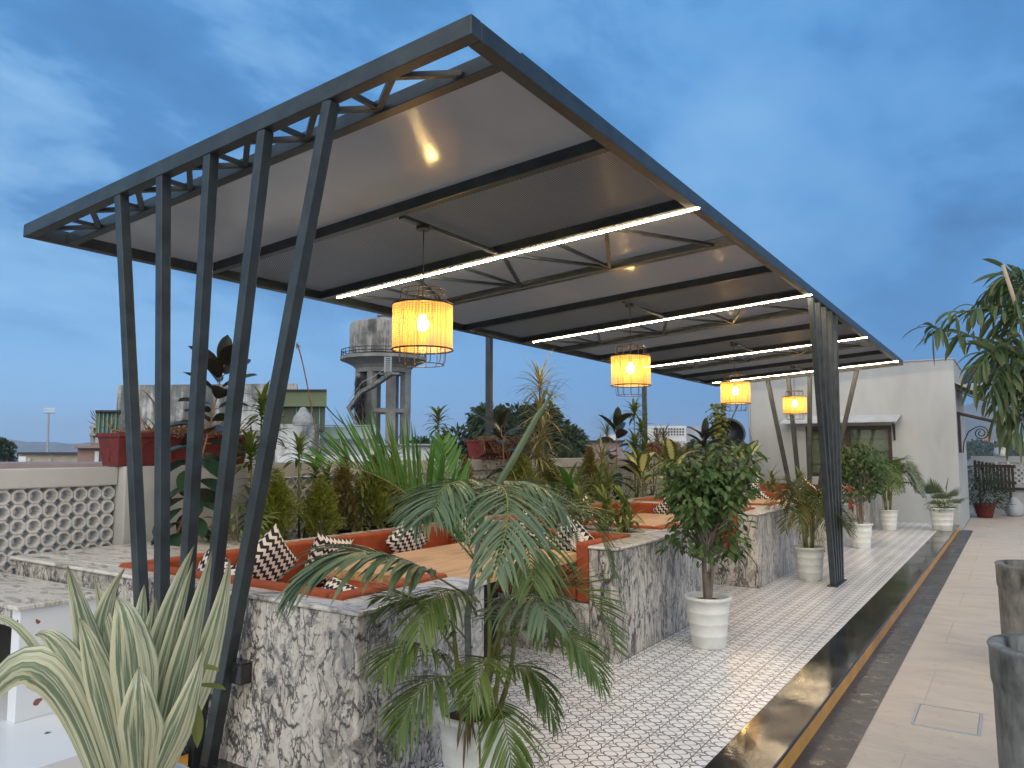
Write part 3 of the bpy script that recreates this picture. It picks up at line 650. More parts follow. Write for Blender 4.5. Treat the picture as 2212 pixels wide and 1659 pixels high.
#@@HOUSE
# ---------------------------------------------------------------- house at the far end
def house():
    t = thing('house', 'plain off-white flat roofed house at the far end of the terrace', 'house', (-3.3, 21, -.12))
    Y = 19.4; xa, xb, za, zb = -4.25, -2.36, 1.0, 2.20
    w = MB().box(-5.62, xa, Y, 22.9, -.12, 3.62).box(xb, -1.06, Y, 22.9, -.12, 3.64).box(xa, xb, Y, 22.9, -.12, za).box(xa, xb, Y, 22.9, zb, 3.63).box(xa, xb, Y+.5, 22.9, za, zb)
    w.build('wall', 'wall_paint', t)
    MB().box(-5.64, -1.04, Y-.02, 22.9, 3.645, 3.67).build('parapet_coping', 'wall_paint', t)
    f = MB().box(xa, xb, Y+.04, Y+.12, za, za+.09).box(xa, xb, Y+.04, Y+.12, zb-.09, zb).box(xa, xa+.08, Y+.04, Y+.12, za+.09, zb-.09).box(xb-.08, xb, Y+.04, Y+.12, za+.09, zb-.09).box((xa+xb)/2-.04, (xa+xb)/2+.04, Y+.04, Y+.12, za+.09, zb-.09)
    fo = f.build('window', 'window_wood', t, bevel=.005)
    MB().box(xa+.08, xb-.08, Y+.075, Y+.085, za+.09, zb-.09).build('pane', 'glass', fo)
    b = MB()
    for k in range(4): b.hexa([(xa+.05, Y+.25+.03*(0), zb-.02-.3*k), (xb-.05, Y+.25, zb-.02-.3*k), (xb-.05, Y+.26, zb-.02-.3*k), (xa+.05, Y+.26, zb-.02-.3*k), (xa+.05, Y+.21, zb-.3-.3*k), (xb-.05, Y+.21, zb-.3-.3*k), (xb-.05, Y+.22, zb-.3-.3*k), (xa+.05, Y+.22, zb-.3-.3*k)])
    b.build('blind', 'blind', fo)
    s = MB().hexa([(-4.75, Y-.42, 2.26), (-2.2, Y-.42, 2.26), (-2.14, Y-.002, 2.42), (-4.68, Y-.002, 2.42), (-4.75, Y-.42, 2.28), (-2.2, Y-.42, 2.28), (-2.14, Y-.002, 2.45), (-4.68, Y-.002, 2.45)]).box(-4.6, -2.25, Y-.05, Y-.004, 2.22, 2.262)
    so = s.build('sunshade', 'pale_metal', t)
    for x in (-4.5, -2.3):
        m = MB().box(x-.02, x+.02, Y-.03, Y-.004, 1.85, 2.24)
        m.tube([(x, Y-.03, 1.9), (x, Y-.1, 1.95), (x, Y-.2, 2.08), (x, Y-.26, 2.2), (x, Y-.2, 2.24), (x, Y-.15, 2.18), (x, Y-.18, 2.12)], .012, 6); m.build('bracket', 'black_iron', so)
    # side awning with scroll bracket on the right wall
    zs = 2.32
    m = MB().hexa([(-1.06, Y+.25, zs+.13), (-.28, Y+.25, zs-.1), (-.28, Y+1.5, zs-.1), (-1.06, Y+1.5, zs+.13), (-1.06, Y+.25, zs+.17), (-.28, Y+.25, zs-.06), (-.28, Y+1.5, zs-.06), (-1.06, Y+1.5, zs+.17)]); aw = m.build('awning', 'dark_wood', t)
    m = MB().box(-1.055, -1.0, Y+.3, Y+.36, zs-.75, zs+.12)
    c = (-.62, zs-.32); pts = [(-.98, Y+.33, zs-.75), (-.95, Y+.33, zs-.5), (-.85, Y+.33, zs-.28)]
    for k in range(22):
        a = R_(130-k*36); r = .16-.006*k; pts.append((c[0]+r*math.cos(a), Y+.33, c[1]+r*math.sin(a)))
    m.tube(pts, .014, 6); m.build('scroll_bracket', 'black_iron', aw)
    m = MB(); n = 14
    for i in range(n):
        x0, x1 = -1.06+.5*i/n, -1.06+.5*(i+1)/n
        z0, z1 = 3.12-.5*i/n*.55, 3.12-.5*(i+1)/n*.55
        m.hexa([(x0, Y+.1, z0), (x1, Y+.1, z1), (x1, Y+3, z1), (x0, Y+3, z0), (x0, Y+.1, z0+.04), (x1, Y+.1, z1+.04), (x1, Y+3, z1+.04), (x0, Y+3, z0+.04)])
    m.build('eave_sheet', 'stained_grey', t)
    MB().tube([(-5.6, Y-.03, 3.5), (-5.58, Y-.04, 2.2), (-5.5, Y-.04, 1.8), (-5.56, Y-.04, .6)], .025, 6).build('downpipe', 'far_grey', t)
    # shed roof behind on the right
    s = thing('shed_roof', 'dark corrugated shed roof sticking out behind the house on the right', 'roof', (.4, 24, 3.2))
    m = MB(); n = 60
    for i in range(n):
        x0, x1 = -1.04+3.2*i/n, -1.04+3.2*(i+1)/n; d = .02*(i % 2)
        m.hexa([(x0, 23.0, 3.35+d), (x1, 23.0, 3.35+d), (x1, 26, 4.1+d), (x0, 26, 4.1+d), (x0, 23.0, 3.37+d), (x1, 23.0, 3.37+d), (x1, 26, 4.12+d), (x0, 26, 4.12+d)])
    m.build('corrugated_sheet', 'corrugated', s); m = MB().bar((-1.03, 22.98, 3.3), (2.1, 22.98, 3.3), .05, .07)
    for x in (1.2, 2.0): m.bar((x, 23.0, -.12), (x, 23.0, 3.27), .06, .06, (0, 1, 0))
    m.build('support_frame', 'pale_metal', s)
    # satellite dish by the house
    p = onx(1595, 950, -5.9)
    d = thing('satellite_dish', 'black satellite dish standing behind the plants by the house corner', 'dish', (-5.95, 18.7, 1.49))
    m = MB(); prof = [(.42*k/8, .12*(k/8)**2) for k in range(9)]; prof = [(max(r, .0005), z) for r, z in prof]
    mm = MB().lathe(prof+[(.43, .115), (.0005, -.02)], 28)
    A = np.array(Matrix.Rotation(R_(65), 3, Vector((1, .4, 0)).normalized()))
    mm.v = [tuple(A@np.array(v)+np.array([-5.95, 18.7, 2.0])) for v in mm.v]; mm.build('reflector', 'black_plastic', d, smooth=True)
    MB().tube([(-5.95, 18.75, 1.49), (-5.95, 18.75, 1.95)], .03, 8).tube([(-5.9, 18.5, 1.95), (-5.75, 18.3, 2.3), (-5.62, 18.5, 2.7), (-5.64, 19.2, 3.2)], .014, 6).build('mast', 'black_iron', d)
    # end parapet with pierced blocks, gate, timber screen
    w = thing('end_wall', 'white pierced block wall with a plain base at the far right end', 'wall', (1.2, 25, -.12))
    MB().box(-1.06, 5, 24.95, 25.15, 1.30, 1.47).build('wall_cap', 'wall_paint', w)
    m = MB(); lattice(m, np.array([-1.05, 24.98, .72]), (1, 0, 0), 36, 4, .145, .12, (0, -1, 0)); m.build('lattice_panel', 'lattice_cement', w)
    MB().box(-1.06, 5, 24.97, 25.13, -.12, .72).build('base_wall', 'wall_paint', w)
    MB().box(.33, .42, 24.9, 24.966, -.12, .62).box(-.4, .33, 24.9, 24.966, .55, .62).build('door_frame', 'black_iron', w)
    w = thing('timber_screen', 'dark weathered timber screen leaning on the far end wall', 'screen', (-.5, 24.5, -.12)); m = MB()
    for k in range(11): m.box(-.98+.085*k, -.915+.085*k, 24.52, 24.55, .55-.03*(k % 3), 1.36-.02*k)
    m.build('slats', 'dark_wood', w); MB().box(-.99, -.02, 24.48, 24.518, .72, .80).box(-.99, -.02, 24.48, 24.518, 1.16, 1.24).build('rail', 'dark_wood', w); MB().box(-.9, -.84, 24.56, 24.62, -.12, .6).box(-.2, -.14, 24.56, 24.62, -.12, .6).build('prop', 'dark_wood', w)
    w = thing('water_tank', 'small white domed water tank on the far end wall', 'tank', (-.35, 25.05, 1.47)); MB().lathe([(.17, 1.472), (.17, 1.6), (.14, 1.68), (.07, 1.72), (.001, 1.73)], 20, (-.35, 25.05, 0)).build('tank_body', 'white_plastic', w, smooth=True)
    w = thing('rubble_sack', 'pale plastic sack of rubble slumped against the far door frame', 'sack', (-.1, 24.4, -.12)); m = MB().lathe([(.16, 0), (.22, .1), (.2, .28), (.12, .42), (.05, .5), (.001, .52)], 14, (-.1, 24.4, -.12), wob=.12); m.build('sack_body', 'far_grey', w, smooth=True)
house()
# ---------------------------------------------------------------- things on the walkway
def planter(label, c, mat):
    t = thing('concrete_planter', label, 'planter', (*c, -.12), 'tall round cement planters on the paving')
    r = .27; MB().lathe([(.19, 0), (.222, .015), (r-.022, .10), (r-.014, .3), (r-.010, .62), (r-.006, .64), (r-.002, .655), (r, .8), (r+.006, .815), (r, .825), (r-.045, .825), (r-.055, .8), (r-.07, .45)], 48, (*c, -.12), wob=.002).build('planter_body', mat, t, smooth=True, bevel=0)
    MB().lathe([(r-.065, .5), (r-.066, .53), (.001, .54)], 32, (*c, -.12)).build('soil', 'soil', t); return t
planter('dark grey cement planter in the right foreground, nearest the camera', (.115, 4.36), 'planter_cement')
planter('brownish cement planter partly behind the dark grey one', (.085, 7.42), 'planter_cement_warm')
def pot_parts(t, h=.41, r=.19):
    po = MB().lathe([(r*.70, 0), (r*.735, .01), (r*.785, h*.23), (r*.81, h*.245), (r*.812, h*.265), (r*.80, h*.28), (r*.835, h*.46), (r*.858, h*.475), (r*.86, h*.495), (r*.848, h*.51), (r*.882, h*.68), (r*.905, h*.695), (r*.907, h*.715), (r*.895, h*.73), (r*.945, h*.92), (r*1.02, h*.93), (r*1.03, h*.985), (r*.99, h), (r*.91, h), (r*.89, h*.92), (r*.86, h*.85)], 44, wob=.004).build('pot', 'white_pot', t, smooth=True)
    MB().lathe([(r*.88, h*.84), (r*.86, h*.885), (r*.4, h*.9), (.001, h*.9)], 28).build('soil', 'soil', po)
#@@PLANTS
def bez(P, n):
    P = [np.array(p, float) for p in P]; out = []
    for i in range(n+1):
        t = i/n; Q = P
        while len(Q) > 1: Q = [Q[k]*(1-t)+Q[k+1]*t for k in range(len(Q)-1)]
        out.append(Q[0])
    return out
def frond(mb, P, n=22, ll=.3, lw=.022, start=.25, hang=.7, vee=.5, rr=.007, m=0, ms=0, fwd=.75):
    """feather palm leaf along a bezier through P: rib plus leaflets on both sides"""
    c = bez(P, 24); mb.tube(c, [rr*(1-.8*i/24) for i in range(25)], 5, ms, cap=False)
    for k in range(n):
        t = start+(1-start)*k/(n-1); i = min(23, int(t*24)); f = t*24-i; p = c[i]*(1-f)+c[i+1]*f; d = nrm(c[i+1]-c[i])
        sd = np.cross(d, (0, 0, 1))
        sd = nrm(sd) if np.linalg.norm(sd) > .15 else nrm(np.cross(d, RT+.2*FH))
        up = nrm(np.cross(sd, d))
        L = ll*(.45+1.1*math.sin(math.pi*min(1, .22+.75*(t-start)/(1-start))))*random.uniform(.85, 1.1)*.72
        for s in (-1, 1):
            if random.random() < .04: continue
            a = fwd*random.uniform(.8, 1.2)*(1+.6*t)
            dd = nrm(sd*s+d*a+up*vee*random.uniform(.6, 1.2))
            mb.blade(p, dd, L, lw*random.uniform(.8, 1.15), hang*random.uniform(.6, 1.4), 5, LENS, .25, up, m)
def thingpot(label, loc, name='potted_palm', cat='potted palm', group=None, h=.41, r=.19):
    t = thing(name, label, cat, (0, 0, 0), group); pot_parts(t, h, r); t.location = loc; return t
FV = nrm(FH)
def local_pts(loc, pts):
    """pixel + metres toward the camera -> points local to a plant standing at loc"""
    base = np.array(loc, float); out = []
    w = np.dot(base-CAM, FW)
    for px, py, d in pts:
        out.append(CAM+ray(px, py)*(w-d)-base)
    return out
def front_palm():
    loc = (-2.14, 2.95, 0.); t = thingpot('large areca palm in a white pot at the front of the tiled floor', loc)
    L = lambda *p: local_pts(loc, p)
    s = MB()
    s.tube(L((1022, 1560, 0), (1012, 1450, 0), (1010, 1330, 0), (1022, 1240, 0), (1035, 1160, 0), (1042, 1070, .03)), [.018, .017, .016, .014, .011, .008], 10)
    s.build('trunk', 'palm_trunk', t, smooth=True); s = MB()
    for a, b, c in (((1050, 1560, .05), (1062, 1400, .08), (1055, 1250, .1)), ((1035, 1560, -.05), (1075, 1400, 0), (1095, 1290, .02)), ((1060, 1550, .02), (1085, 1460, .06), (1075, 1350, .08)), ((1000, 1560, .05), (985, 1430, .08), (975, 1300, .05)), ((1070, 1555, -.06), (1120, 1430, -.05), (1110, 1320, 0))):
        s.tube(bez(L(a, b, c), 8), [.015, .014, .013, .012, .011, .01, .009, .008, .007], 7)
    s.build('stem', 'green_stem', t, smooth=True)
    F = [  # points, n, leaflet length, mat, hang, vee
        (((1040, 1230, 0), (980, 1150, 0), (915, 1090, .1), (815, 985, .1), (690, 1010, .1)), 30, .36, 'areca_bright', -.05, .95),
        (((1035, 1300, .05), (935, 1245, .15), (860, 1180, .25), (735, 1150, .3), (640, 1270, .35)), 34, .36, 'areca_grey', .9, .3),
        (((1040, 1080, .03), (1075, 1010, .25), (1130, 1050, .5), (1070, 1230, .75)), 26, .26, 'areca_grey', .9, .3),
        (((1040, 1080, .03), (1080, 1030, .1), (1180, 1010, .2), (1230, 1130, .25)), 24, .24, 'areca_grey', .9, .3),
        (((1040, 1080, .03), (1020, 1020, .15), (960, 1020, .4), (900, 1130, .5)), 24, .24, 'areca_grey', .8, .3),
        (((1055, 1250, 0), (1120, 1130, -.05), (1230, 1040, -.05), (1290, 1090, -.05), (1320, 1230, 0)), 30, .24, 'areca_leaf', .55, .35),
        (((1080, 1380, .05), (1130, 1290, .1), (1210, 1210, .15), (1290, 1260, .2), (1325, 1400, .25)), 30, .20, 'areca_leaf', .35, .75),
        (((1075, 1420, .05), (1110, 1350, .15), (1190, 1310, .35), (1250, 1360, .45), (1300, 1480, .5)), 28, .2, 'areca_leaf', .8, .3),
        (((1060, 1430, .05), (1090, 1300, .2), (1140, 1230, .45), (1180, 1330, .6)), 22, .26, 'areca_grey', 1., .2),
        (((1000, 1450, .05), (960, 1360, .1), (900, 1270, .15), (820, 1290, .2)), 22, .22, 'areca_leaf', .6, .3),
        (((1000, 1480, .05), (950, 1400, .15), (880, 1340, .3), (830, 1450, .4)), 24, .22, 'areca_leaf', .9, .2),
        (((1010, 1500, .1), (970, 1430, .25), (905, 1450, .4), (855, 1600, .45)), 24, .22, 'areca_leaf', .9, .2),
        (((1040, 1500, .1), (1060, 1380, .2), (1055, 1400, .4), (1010, 1540, .45)), 18, .17, 'areca_leaf', .8, .3),
        (((1060, 1500, .1), (1110, 1400, .1), (1160, 1420, .2), (1200, 1560, .25)), 22, .18, 'areca_leaf', .9, .2),
        (((1050, 1510, .1), (1080, 1500, .3), (1095, 1560, .4), (1110, 1690, .42)), 16, .2, 'areca_leaf', .8, .2),
        (((1030, 1330, .03), (1000, 1250, .1), (930, 1250, .3), (905, 1370, .4)), 22, .22, 'areca_leaf', .9, .2),
        (((1055, 1300, 0), (1090, 1210, .1), (1180, 1210, .2), (1240, 1330, .2)), 22, .2, 'areca_leaf', .9, .2),
        (((1060, 1400, 0), (1120, 1330, 0), (1200, 1330, 0), (1265, 1450, .05)), 24, .2, 'areca_leaf', .7, .3),
        (((1020, 1400, 0), (960, 1310, 0), (880, 1260, 0), (815, 1330, 0)), 24, .2, 'areca_leaf', .7, .3),
        (((1040, 1160, 0), (1000, 1060, .1), (985, 1020, .3), (930, 1110, .55)), 24, .26, 'areca_grey', .9, .3),
        (((1045, 1180, 0), (1100, 1090, .2), (1140, 1110, .4), (1150, 1260, .55)), 24, .26, 'areca_leaf', .9, .3),
        (((1050, 1250, 0), (1000, 1170, -.1), (960, 1060, -.2), (955, 960, -.25)), 14, .2, 'areca_bright', -.2, .3),
    ]
    for P, n, ll, mt, hg, ve in F:
        m = MB(); frond(m, L(*P), int(n*1.35), ll*1.1, .03 if mt == 'areca_grey' and ll > .3 else (.022 if mt == 'areca_bright' else .0145), .26, hg, ve, .006, 0, 1); m.build('frond', [mt, 'green_stem'], t)
    m = MB(); p = L((1045, 1100, .03), (1110, 990, .02), (1160, 900, 0), (1192, 852, 0)); 
    m.tube(p, [.012, .016, .014, .004], 7)
    for k in range(7):
        a = p[2]*(1-k/8)+p[3]*k/8; m.blade(a, nrm(p[3]-p[2])+np.array([random.uniform(-.25, .25), random.uniform(-.2, .2), .1]), .16, .012, .1, 4)
    m.build('spear_leaf', ['areca_grey'], t)
    m = MB()
    for k in range(16):
        a = L((random.uniform(1000, 1035), random.uniform(1480, 1560), .15))[0]; m.blade(a, (random.uniform(-.4, .4), random.uniform(-.4, .2), -.8), random.uniform(.12, .25), .012, .8, 4, roll=random.uniform(-1, 1))
    m.build('dead_leaf', 'dry_leaf', t)
front_palm()
def ficus(name_lab, loc, s, seed, hgt=1., spread=1.):
    random.seed(seed); t = thingpot(name_lab, loc, 'potted_ficus', 'potted tree')
    m = MB(); lf = MB(); tips = []
    def grow(p, d, L, r, lev):
        q = [p]; dd = d
        for k in range(4):
            dd = nrm(dd+np.array([random.uniform(-.16, .16), random.uniform(-.16, .16), .06])); q.append(q[-1]+dd*L/4)
        m.tube(q, [r*(1-.1*k) for k in range(5)], 7 if lev < 2 else 4, cap=False)
        tips.extend((q[2:] if lev > 2 else q[3:]) if lev > 1 else [])
        if lev < 3:
            for k in range((5, 4, 3)[lev]):
                a = random.uniform(0, 6.28); sp = (.55, .8, 1.0)[lev]*spread
                grow(q[-1] if k % 2 == 0 else q[-2], nrm(dd*.8+np.array([math.cos(a)*sp, math.sin(a)*sp, random.uniform(.1, .6)])), L*(.85, .7, .6)[lev]*random.uniform(.8, 1.2), r*.52, lev+1)
    z0 = .36; H = .42*hgt
    for k in range(4):
        a = k*1.57+random.uniform(-.3, .3); grow(np.array([.018*math.cos(a), .018*math.sin(a), z0]), nrm((math.cos(a)*.16, math.sin(a)*.16, 1)), H*random.uniform(.85, 1.15), .02, 0)
    for k in range(9):
        a = k*.7; grow(np.array([.05*math.cos(a), .05*math.sin(a), z0+H*random.uniform(.75, 1.05)]), nrm((math.cos(a), math.sin(a), random.uniform(.0, .5))), .2*hgt, .008, 2)
    m.tube([(0, 0, z0-.05), (0, 0, z0+.12), (0.005, 0, z0+.24)], [.038, .034, .028], 9)
    m.build('trunk', 'bark', t, smooth=True)
    for p in tips:
        if random.random() < .28: continue
        for k in range(s+random.randint(-1, 2)):
            a = random.uniform(0, 6.28); r = random.uniform(0, .10)
            lf.blade(p+np.array([math.cos(a)*r, math.sin(a)*r, random.uniform(-.05, .07)]), (math.cos(a), math.sin(a), random.uniform(-.7, .25)), random.uniform(.06, .1), random.uniform(.03, .046), random.uniform(.5, 1.2), 4, ELL, .3, roll=random.uniform(-.8, .8))
    lf.build('foliage', 'ficus_leaf', t); return t
ficus('bushy ficus tree in a white ribbed pot beside the first walkway opening', (-2.19, 6.26, 0.), 3, 3, 1.05, 1.)
ficus('smaller ficus tree in a white pot behind the leaning walkway posts', (-2.22, 13.9, 0.), 2, 12, 1.1, .95)
def small_palm(lab, loc, n, mt, seed, lng=.75, up=1., lw=.016):
    random.seed(seed); t = thingpot(lab, loc); s = MB(); fr = MB()
    for k in range(6):
        a = k*1.1; s.tube([(.04*math.cos(a), .04*math.sin(a), .34), (.06*math.cos(a), .06*math.sin(a), .5), (.09*math.cos(a), .09*math.sin(a), .72*up)], [.016, .013, .009], 7)
    s.build('stem', 'green_stem', t, smooth=True)
    for k in range(n):
        a = k*2.39996+random.uniform(-.3, .3); e = random.uniform(.25, 1.); l = lng*random.uniform(.75, 1.1); c, q = math.cos(a), math.sin(a)
        m = MB(); b = np.array([.05*c, .05*q, .5+.12*e]); out = l*(1-.45*e); hi = l*(.35+.75*e)*up
        frond(m, [b, b+np.array([c*out*.25, q*out*.25, hi*.8]), b+np.array([c*out*.75, q*out*.75, hi*.95]), b+np.array([c*out*1.15, q*out*1.15, hi*.3-.05])], 28, .25, lw, .22, .55, .5, .005, 0, 1)
        m.build('frond', [mt, 'green_stem'], t)
small_palm('olive green palm in a white ribbed pot left of the leaning walkway posts', (-2.23, 10.15, 0.), 14, 'palm_olive', 4, .55, 1.45)
small_palm('broad dark areca palm in a white pot against the house wall', (-2.25, 17.45, 0.), 30, 'areca_leaf', 8, .92, 1.1, .02)
def fan_palm():
    random.seed(5); loc = (-1.32, 17.85, 0.); t = thingpot('small fan palm in a white pot at the end of the tiled floor', loc, h=.46, r=.24); m = MB()
    for k in range(11):
        a = k*2.4; e = (.95, .8, .4, .15, .9, .5, .05, .7, .2, .6, -.05)[k]; b = np.array([0, 0, .42]); d = nrm((math.cos(a)*(1-e*.7), math.sin(a)*(1-e*.7), .25+e)); p = b+d*(.28+.16*e)
        m.tube([b, b+d*.15, p], .006, 5, 1); sd = nrm(np.cross(d, (0, 0, 1))); up = np.cross(sd, d)
        for j in range(17):
            th = R_(-80+10*j); m.blade(p, d*math.cos(th)+sd*math.sin(th)+up*.15, .30*(1-.25*abs(math.sin(th))), .026, .35, 4, LENS, .2, up)
    m.build('foliage', ['fan_leaf', 'green_stem'], t); m = MB()
    for k in range(260):
        a = random.uniform(0, 6.28); r = random.uniform(.05, .27); m.blade((r*math.cos(a), r*math.sin(a), random.uniform(.4, .62)), (math.cos(a), math.sin(a), random.uniform(-.5, .8)), .06, .035, .6, 3, ELL)
    m.build('undergrowth', 'shrub_leaf', t)
fan_palm()
def agave():
    random.seed(2); b0 = far(290, 1690, 2.55); loc = (b0[0], b0[1], -.12)
    t = thing('potted_agave', 'big variegated agave with cream striped blades in the left foreground', 'potted plant', loc)
    zt = b0[2]; r = .17
    MB().lathe([(r*.7, -.12), (r*.72, -.1), (r*.98, zt-.06), (r*1.06, zt-.05), (r*1.06, zt), (r*.95, zt), (r*.9, zt-.06)], 40, (b0[0], b0[1], 0)).build('pot', 'white_pot', t, smooth=True)
    MB().lathe([(r*.92, zt-.05), (.001, zt-.03)], 24, (b0[0], b0[1], 0)).build('soil', 'soil', t)
    def pr(t): return (.55+.45*min(1, t/.45) if t < .45 else ((1-t)/.55)**.8)*1.
    # tip px,py, depth offset to camera, bow px, width
    Ls = [(270, 1228, -.10, (215, 1420), .085, -.05), (146, 1222, .02, (205, 1430), .10, 0), (312, 1262, -.16, (300, 1420), .075, -.1), (336, 1288, -.06, (320, 1450), .085, -.03), (420, 1178, -.06, (345, 1420), .10, 0), (418, 1212, .0, (360, 1450), .07, .05), (458, 1190, .08, (400, 1430), .085, .05), (497, 1205, .0, (440, 1440), .09, 0),
          (250, 1290, .14, (285, 1420), .13, .16), (172, 1335, .12, (215, 1480), .10, .12), (205, 1250, -.1, (240, 1440), .085, -.05), (75, 1372, .05, (150, 1440), .095, .06), (-60, 1365, .0, (60, 1380), .03, 0), (-90, 1640, .1, (70, 1440), .13, .1), (385, 1250, -.18, (370, 1450), .075, -.1), (300, 1440, .22, (300, 1560), .12, .24), (232, 1330, -.2, (250, 1500), .08, -.1), (440, 1400, .15, (390, 1560), .08, .18)]
    W = 2.55
    for i, (tx, ty, dz, (bx, by), w, bz) in enumerate(Ls):
        m = MB(); a = (i/len(Ls))*6.28; base = CAM+ray(290+(bx-290)*.28+random.uniform(-10, 10), 1712)*(W-bz*.4)
        tip = CAM+ray(tx, ty)*(W-dz); mid = CAM+ray(bx, by)*(W-bz)
        ctrl = 2*mid-.5*(base+tip); c = bez([base, ctrl, tip], 14); vs = []; uv = []; fs = []
        tocam = nrm(CAM-mid)
        for k, p in enumerate(c):
            tt = k/14; d = nrm(c[min(k+1, 14)]-c[max(k-1, 0)]); sd = nrm(np.cross(d, tocam+.5*nrm((math.cos(a), math.sin(a), 0)))); nn = np.cross(sd, d); ww = w*.56*max(.02, pr(tt))
            for q in (-1, -.5, 0, .5, 1):
                vs.append(p+sd*ww*q+nn*ww*(.35*q*q)*(-1)); uv.append(((q+1)/2, tt))
            if k < 14:
                for q in range(4): e = k*5+q; fs.append((e, e+1, e+6, e+5))
        m.add(vs, fs, uv); m.build('leaf_blade', 'agave_leaf', t, smooth=True)
    m = MB()
    for px, py, d in ((425, 1440, (.6, 0, .1)), (432, 1520, (.1, 0, -.9)), (428, 1480, (.7, .1, .1))):
        m.blade(far(px-8, py, 2.5), d, .14, .045, .2, 5, LENS, .2)
    m.build('side_shoot', 'shrub_leaf', t)
agave()
# ---------------------------------------------------------------- planting in the ledge (positions across the photo at x = plane)
def bedy(px, x=-5.5): return onx(px, 1050, x)[1]
def spot(px, x=-5.5, z=.72): return (x, bedy(px, x), z)
def thuja_proto(mt, seed, H=.70, R=.25, n=1500):
    random.seed(seed); t = thing('potted_thuja', '', 'shrub', (0, 0, 0), 'thuja bushes in the planter ledge')
    MB().lathe([(.08, 0), (.10, .15), (.11, .15), (.11, .165), (.09, .165)], 20).build('pot', 'black_plastic', t, smooth=True)
    MB().lathe([(.094, .14), (.001, .15)], 16).build('soil', 'soil', t); m = MB()
    lob = [(random.uniform(0, 6.28), random.random()**.8*.95) for k in range(20)]
    for k in range(n):
        h = random.random()**1.15; a, hh = random.choice(lob); a += random.gauss(0, .4); h = min(1, max(0, hh*.7+h*.4+random.gauss(-.05, .1)))
        r = R*(.35+.65*math.sin(math.pi*min(1, .18+.82*h)))*(1-h)**.28*random.uniform(.15, 1.1)*(.75+.25*math.sin(a*3+h*9)); p = np.array([r*math.cos(a), r*math.sin(a), .14+H*h])
        d = (math.cos(a)*.7, math.sin(a)*.7, .9+random.uniform(-.4, .4))
        for q in range(2):
            m.blade(p, np.array(d)+np.random.RandomState(k*3+q).uniform(-.45, .45, 3), random.uniform(.045, .085), random.uniform(.01, .018), .3, 2, LENS, .1, roll=random.uniform(-1.5, 1.5))
    m.build('foliage', mt, t); m = MB(); m.tube([(0, 0, .1), (0, 0, .14+H*.8)], [.012, .004], 6); m.build('stem', 'bark', t); return t
def thujas():
    A = thuja_proto('thuja_leaf', 1); B = thuja_proto('thuja_dry', 2, .84, .22, 1300); C = thuja_proto('thuja_dark', 3, .76, .32, 1900)
    spots = [(598, -5.45, A, .95, 'bright green thuja bush with a golden top, leftmost in the ledge'), (695, -5.35, A, .88, 'compact golden thuja bush second from the left in the ledge'), (745, -5.5, B, .95, 'thin straw-coloured thuja beside the compact golden one'), (805, -5.4, C, 1.05, 'dense olive thuja bush behind the first white and black pillow'),
             (850, -5.5, A, 1.08, 'tall olive thuja under the arching bright palm frond'), (900, -5.3, C, .74, 'small dark thuja near the far corner of the nearest booth'), (1000, -5.5, B, .95, 'dry brown thuja left of the second red trough'), (1130, -5.45, C, 1.05, 'dark thuja below the striped dracaena'), (1190, -5.5, A, 1., 'olive thuja right of the striped dracaena'), (1275, -5.5, B, 1.08, 'feathery yellowish thuja in front of the bare parapet')]
    used = set()
    for px, x, pr, s, lab in spots:
        if id(pr) in used: o = dup(pr, (0, 0, 0))
        else: o = pr; used.add(id(pr))
        o.location = spot(px, x); o.rotation_euler = (0, 0, px*.7); o.scale = (s*.95, s*.95, s*.86); o['label'] = lab
thujas()
def dracaena(lab, base, tiers, mt, seed, leaf=.26, w=.022, n=26, name='dracaena', cat='plant', stems=None):
    random.seed(seed); t = thing(name, lab, cat, base); m = MB(); s = MB(); b = np.array(base); n = int(n*1.3)
    for off, h in tiers:
        p = b+np.array([off[0], off[1], h]); s.tube([b+np.array([off[0]*.2, off[1]*.2, 0]), b+np.array([off[0]*.6, off[1]*.6, h*.5]), p], [.012, .01, .008], 6)
        for k in range(n):
            a = k*2.4+random.uniform(-.3, .3); e = 1-k/n; q = p-np.array([0, 0, .16*(k/n)])
            m.blade(q, (math.cos(a)*(1.1-e*.8), math.sin(a)*(1.1-e*.8), .2+e), leaf*random.uniform(.8, 1.2), w*1.35*random.uniform(.8, 1.2), random.uniform(.9, 1.7), 6, STRAP if leaf > .2 else LENS, .25)
    m.build('foliage', mt, t); s.build('stem', 'green_stem', t, smooth=True); return t
def rubber(lab, base, top, n, seed, L=.24, W=.125, low=.1, mt='rubber_leaf'):
    random.seed(seed); t = thing('rubber_plant', lab, 'plant', base); m = MB(); s = MB(); b = np.array(base, float); e = np.array(top, float)
    c = bez([b, (b+e)/2+np.array([.03, .05, 0]), e], 10); s.tube(c, [.012-.0007*k for k in range(11)], 7)
    for k in range(n):
        f = low+(1-low)*k/(n-1); i = min(9, int(f*10)); p = c[i]*(1-(f*10-i))+c[min(10, i+1)]*(f*10-i); a = k*2.4+seed
        el = -.6+1.7*f**2; d = nrm((math.cos(a), math.sin(a), el+random.uniform(-.2, .2))); p2 = p+d*.05; s.tube([p, p2], .004, 5)
        m.blade(p2, d, L*random.uniform(.8, 1.1), W*random.uniform(.85, 1.1), random.uniform(.2, .7), 7, ELL, .35, roll=random.uniform(-.5, .5), m=1 if f < .55 else 0)
    m.blade(e, (.1, .05, 1), L*.9, W*.8, .1, 7, ELL, .35, up=(.6, -.6, .1)); m.build('foliage', [mt, 'rubber_green'], t, smooth=True); s.build('stem', 'dead_stem', t, smooth=True); return t
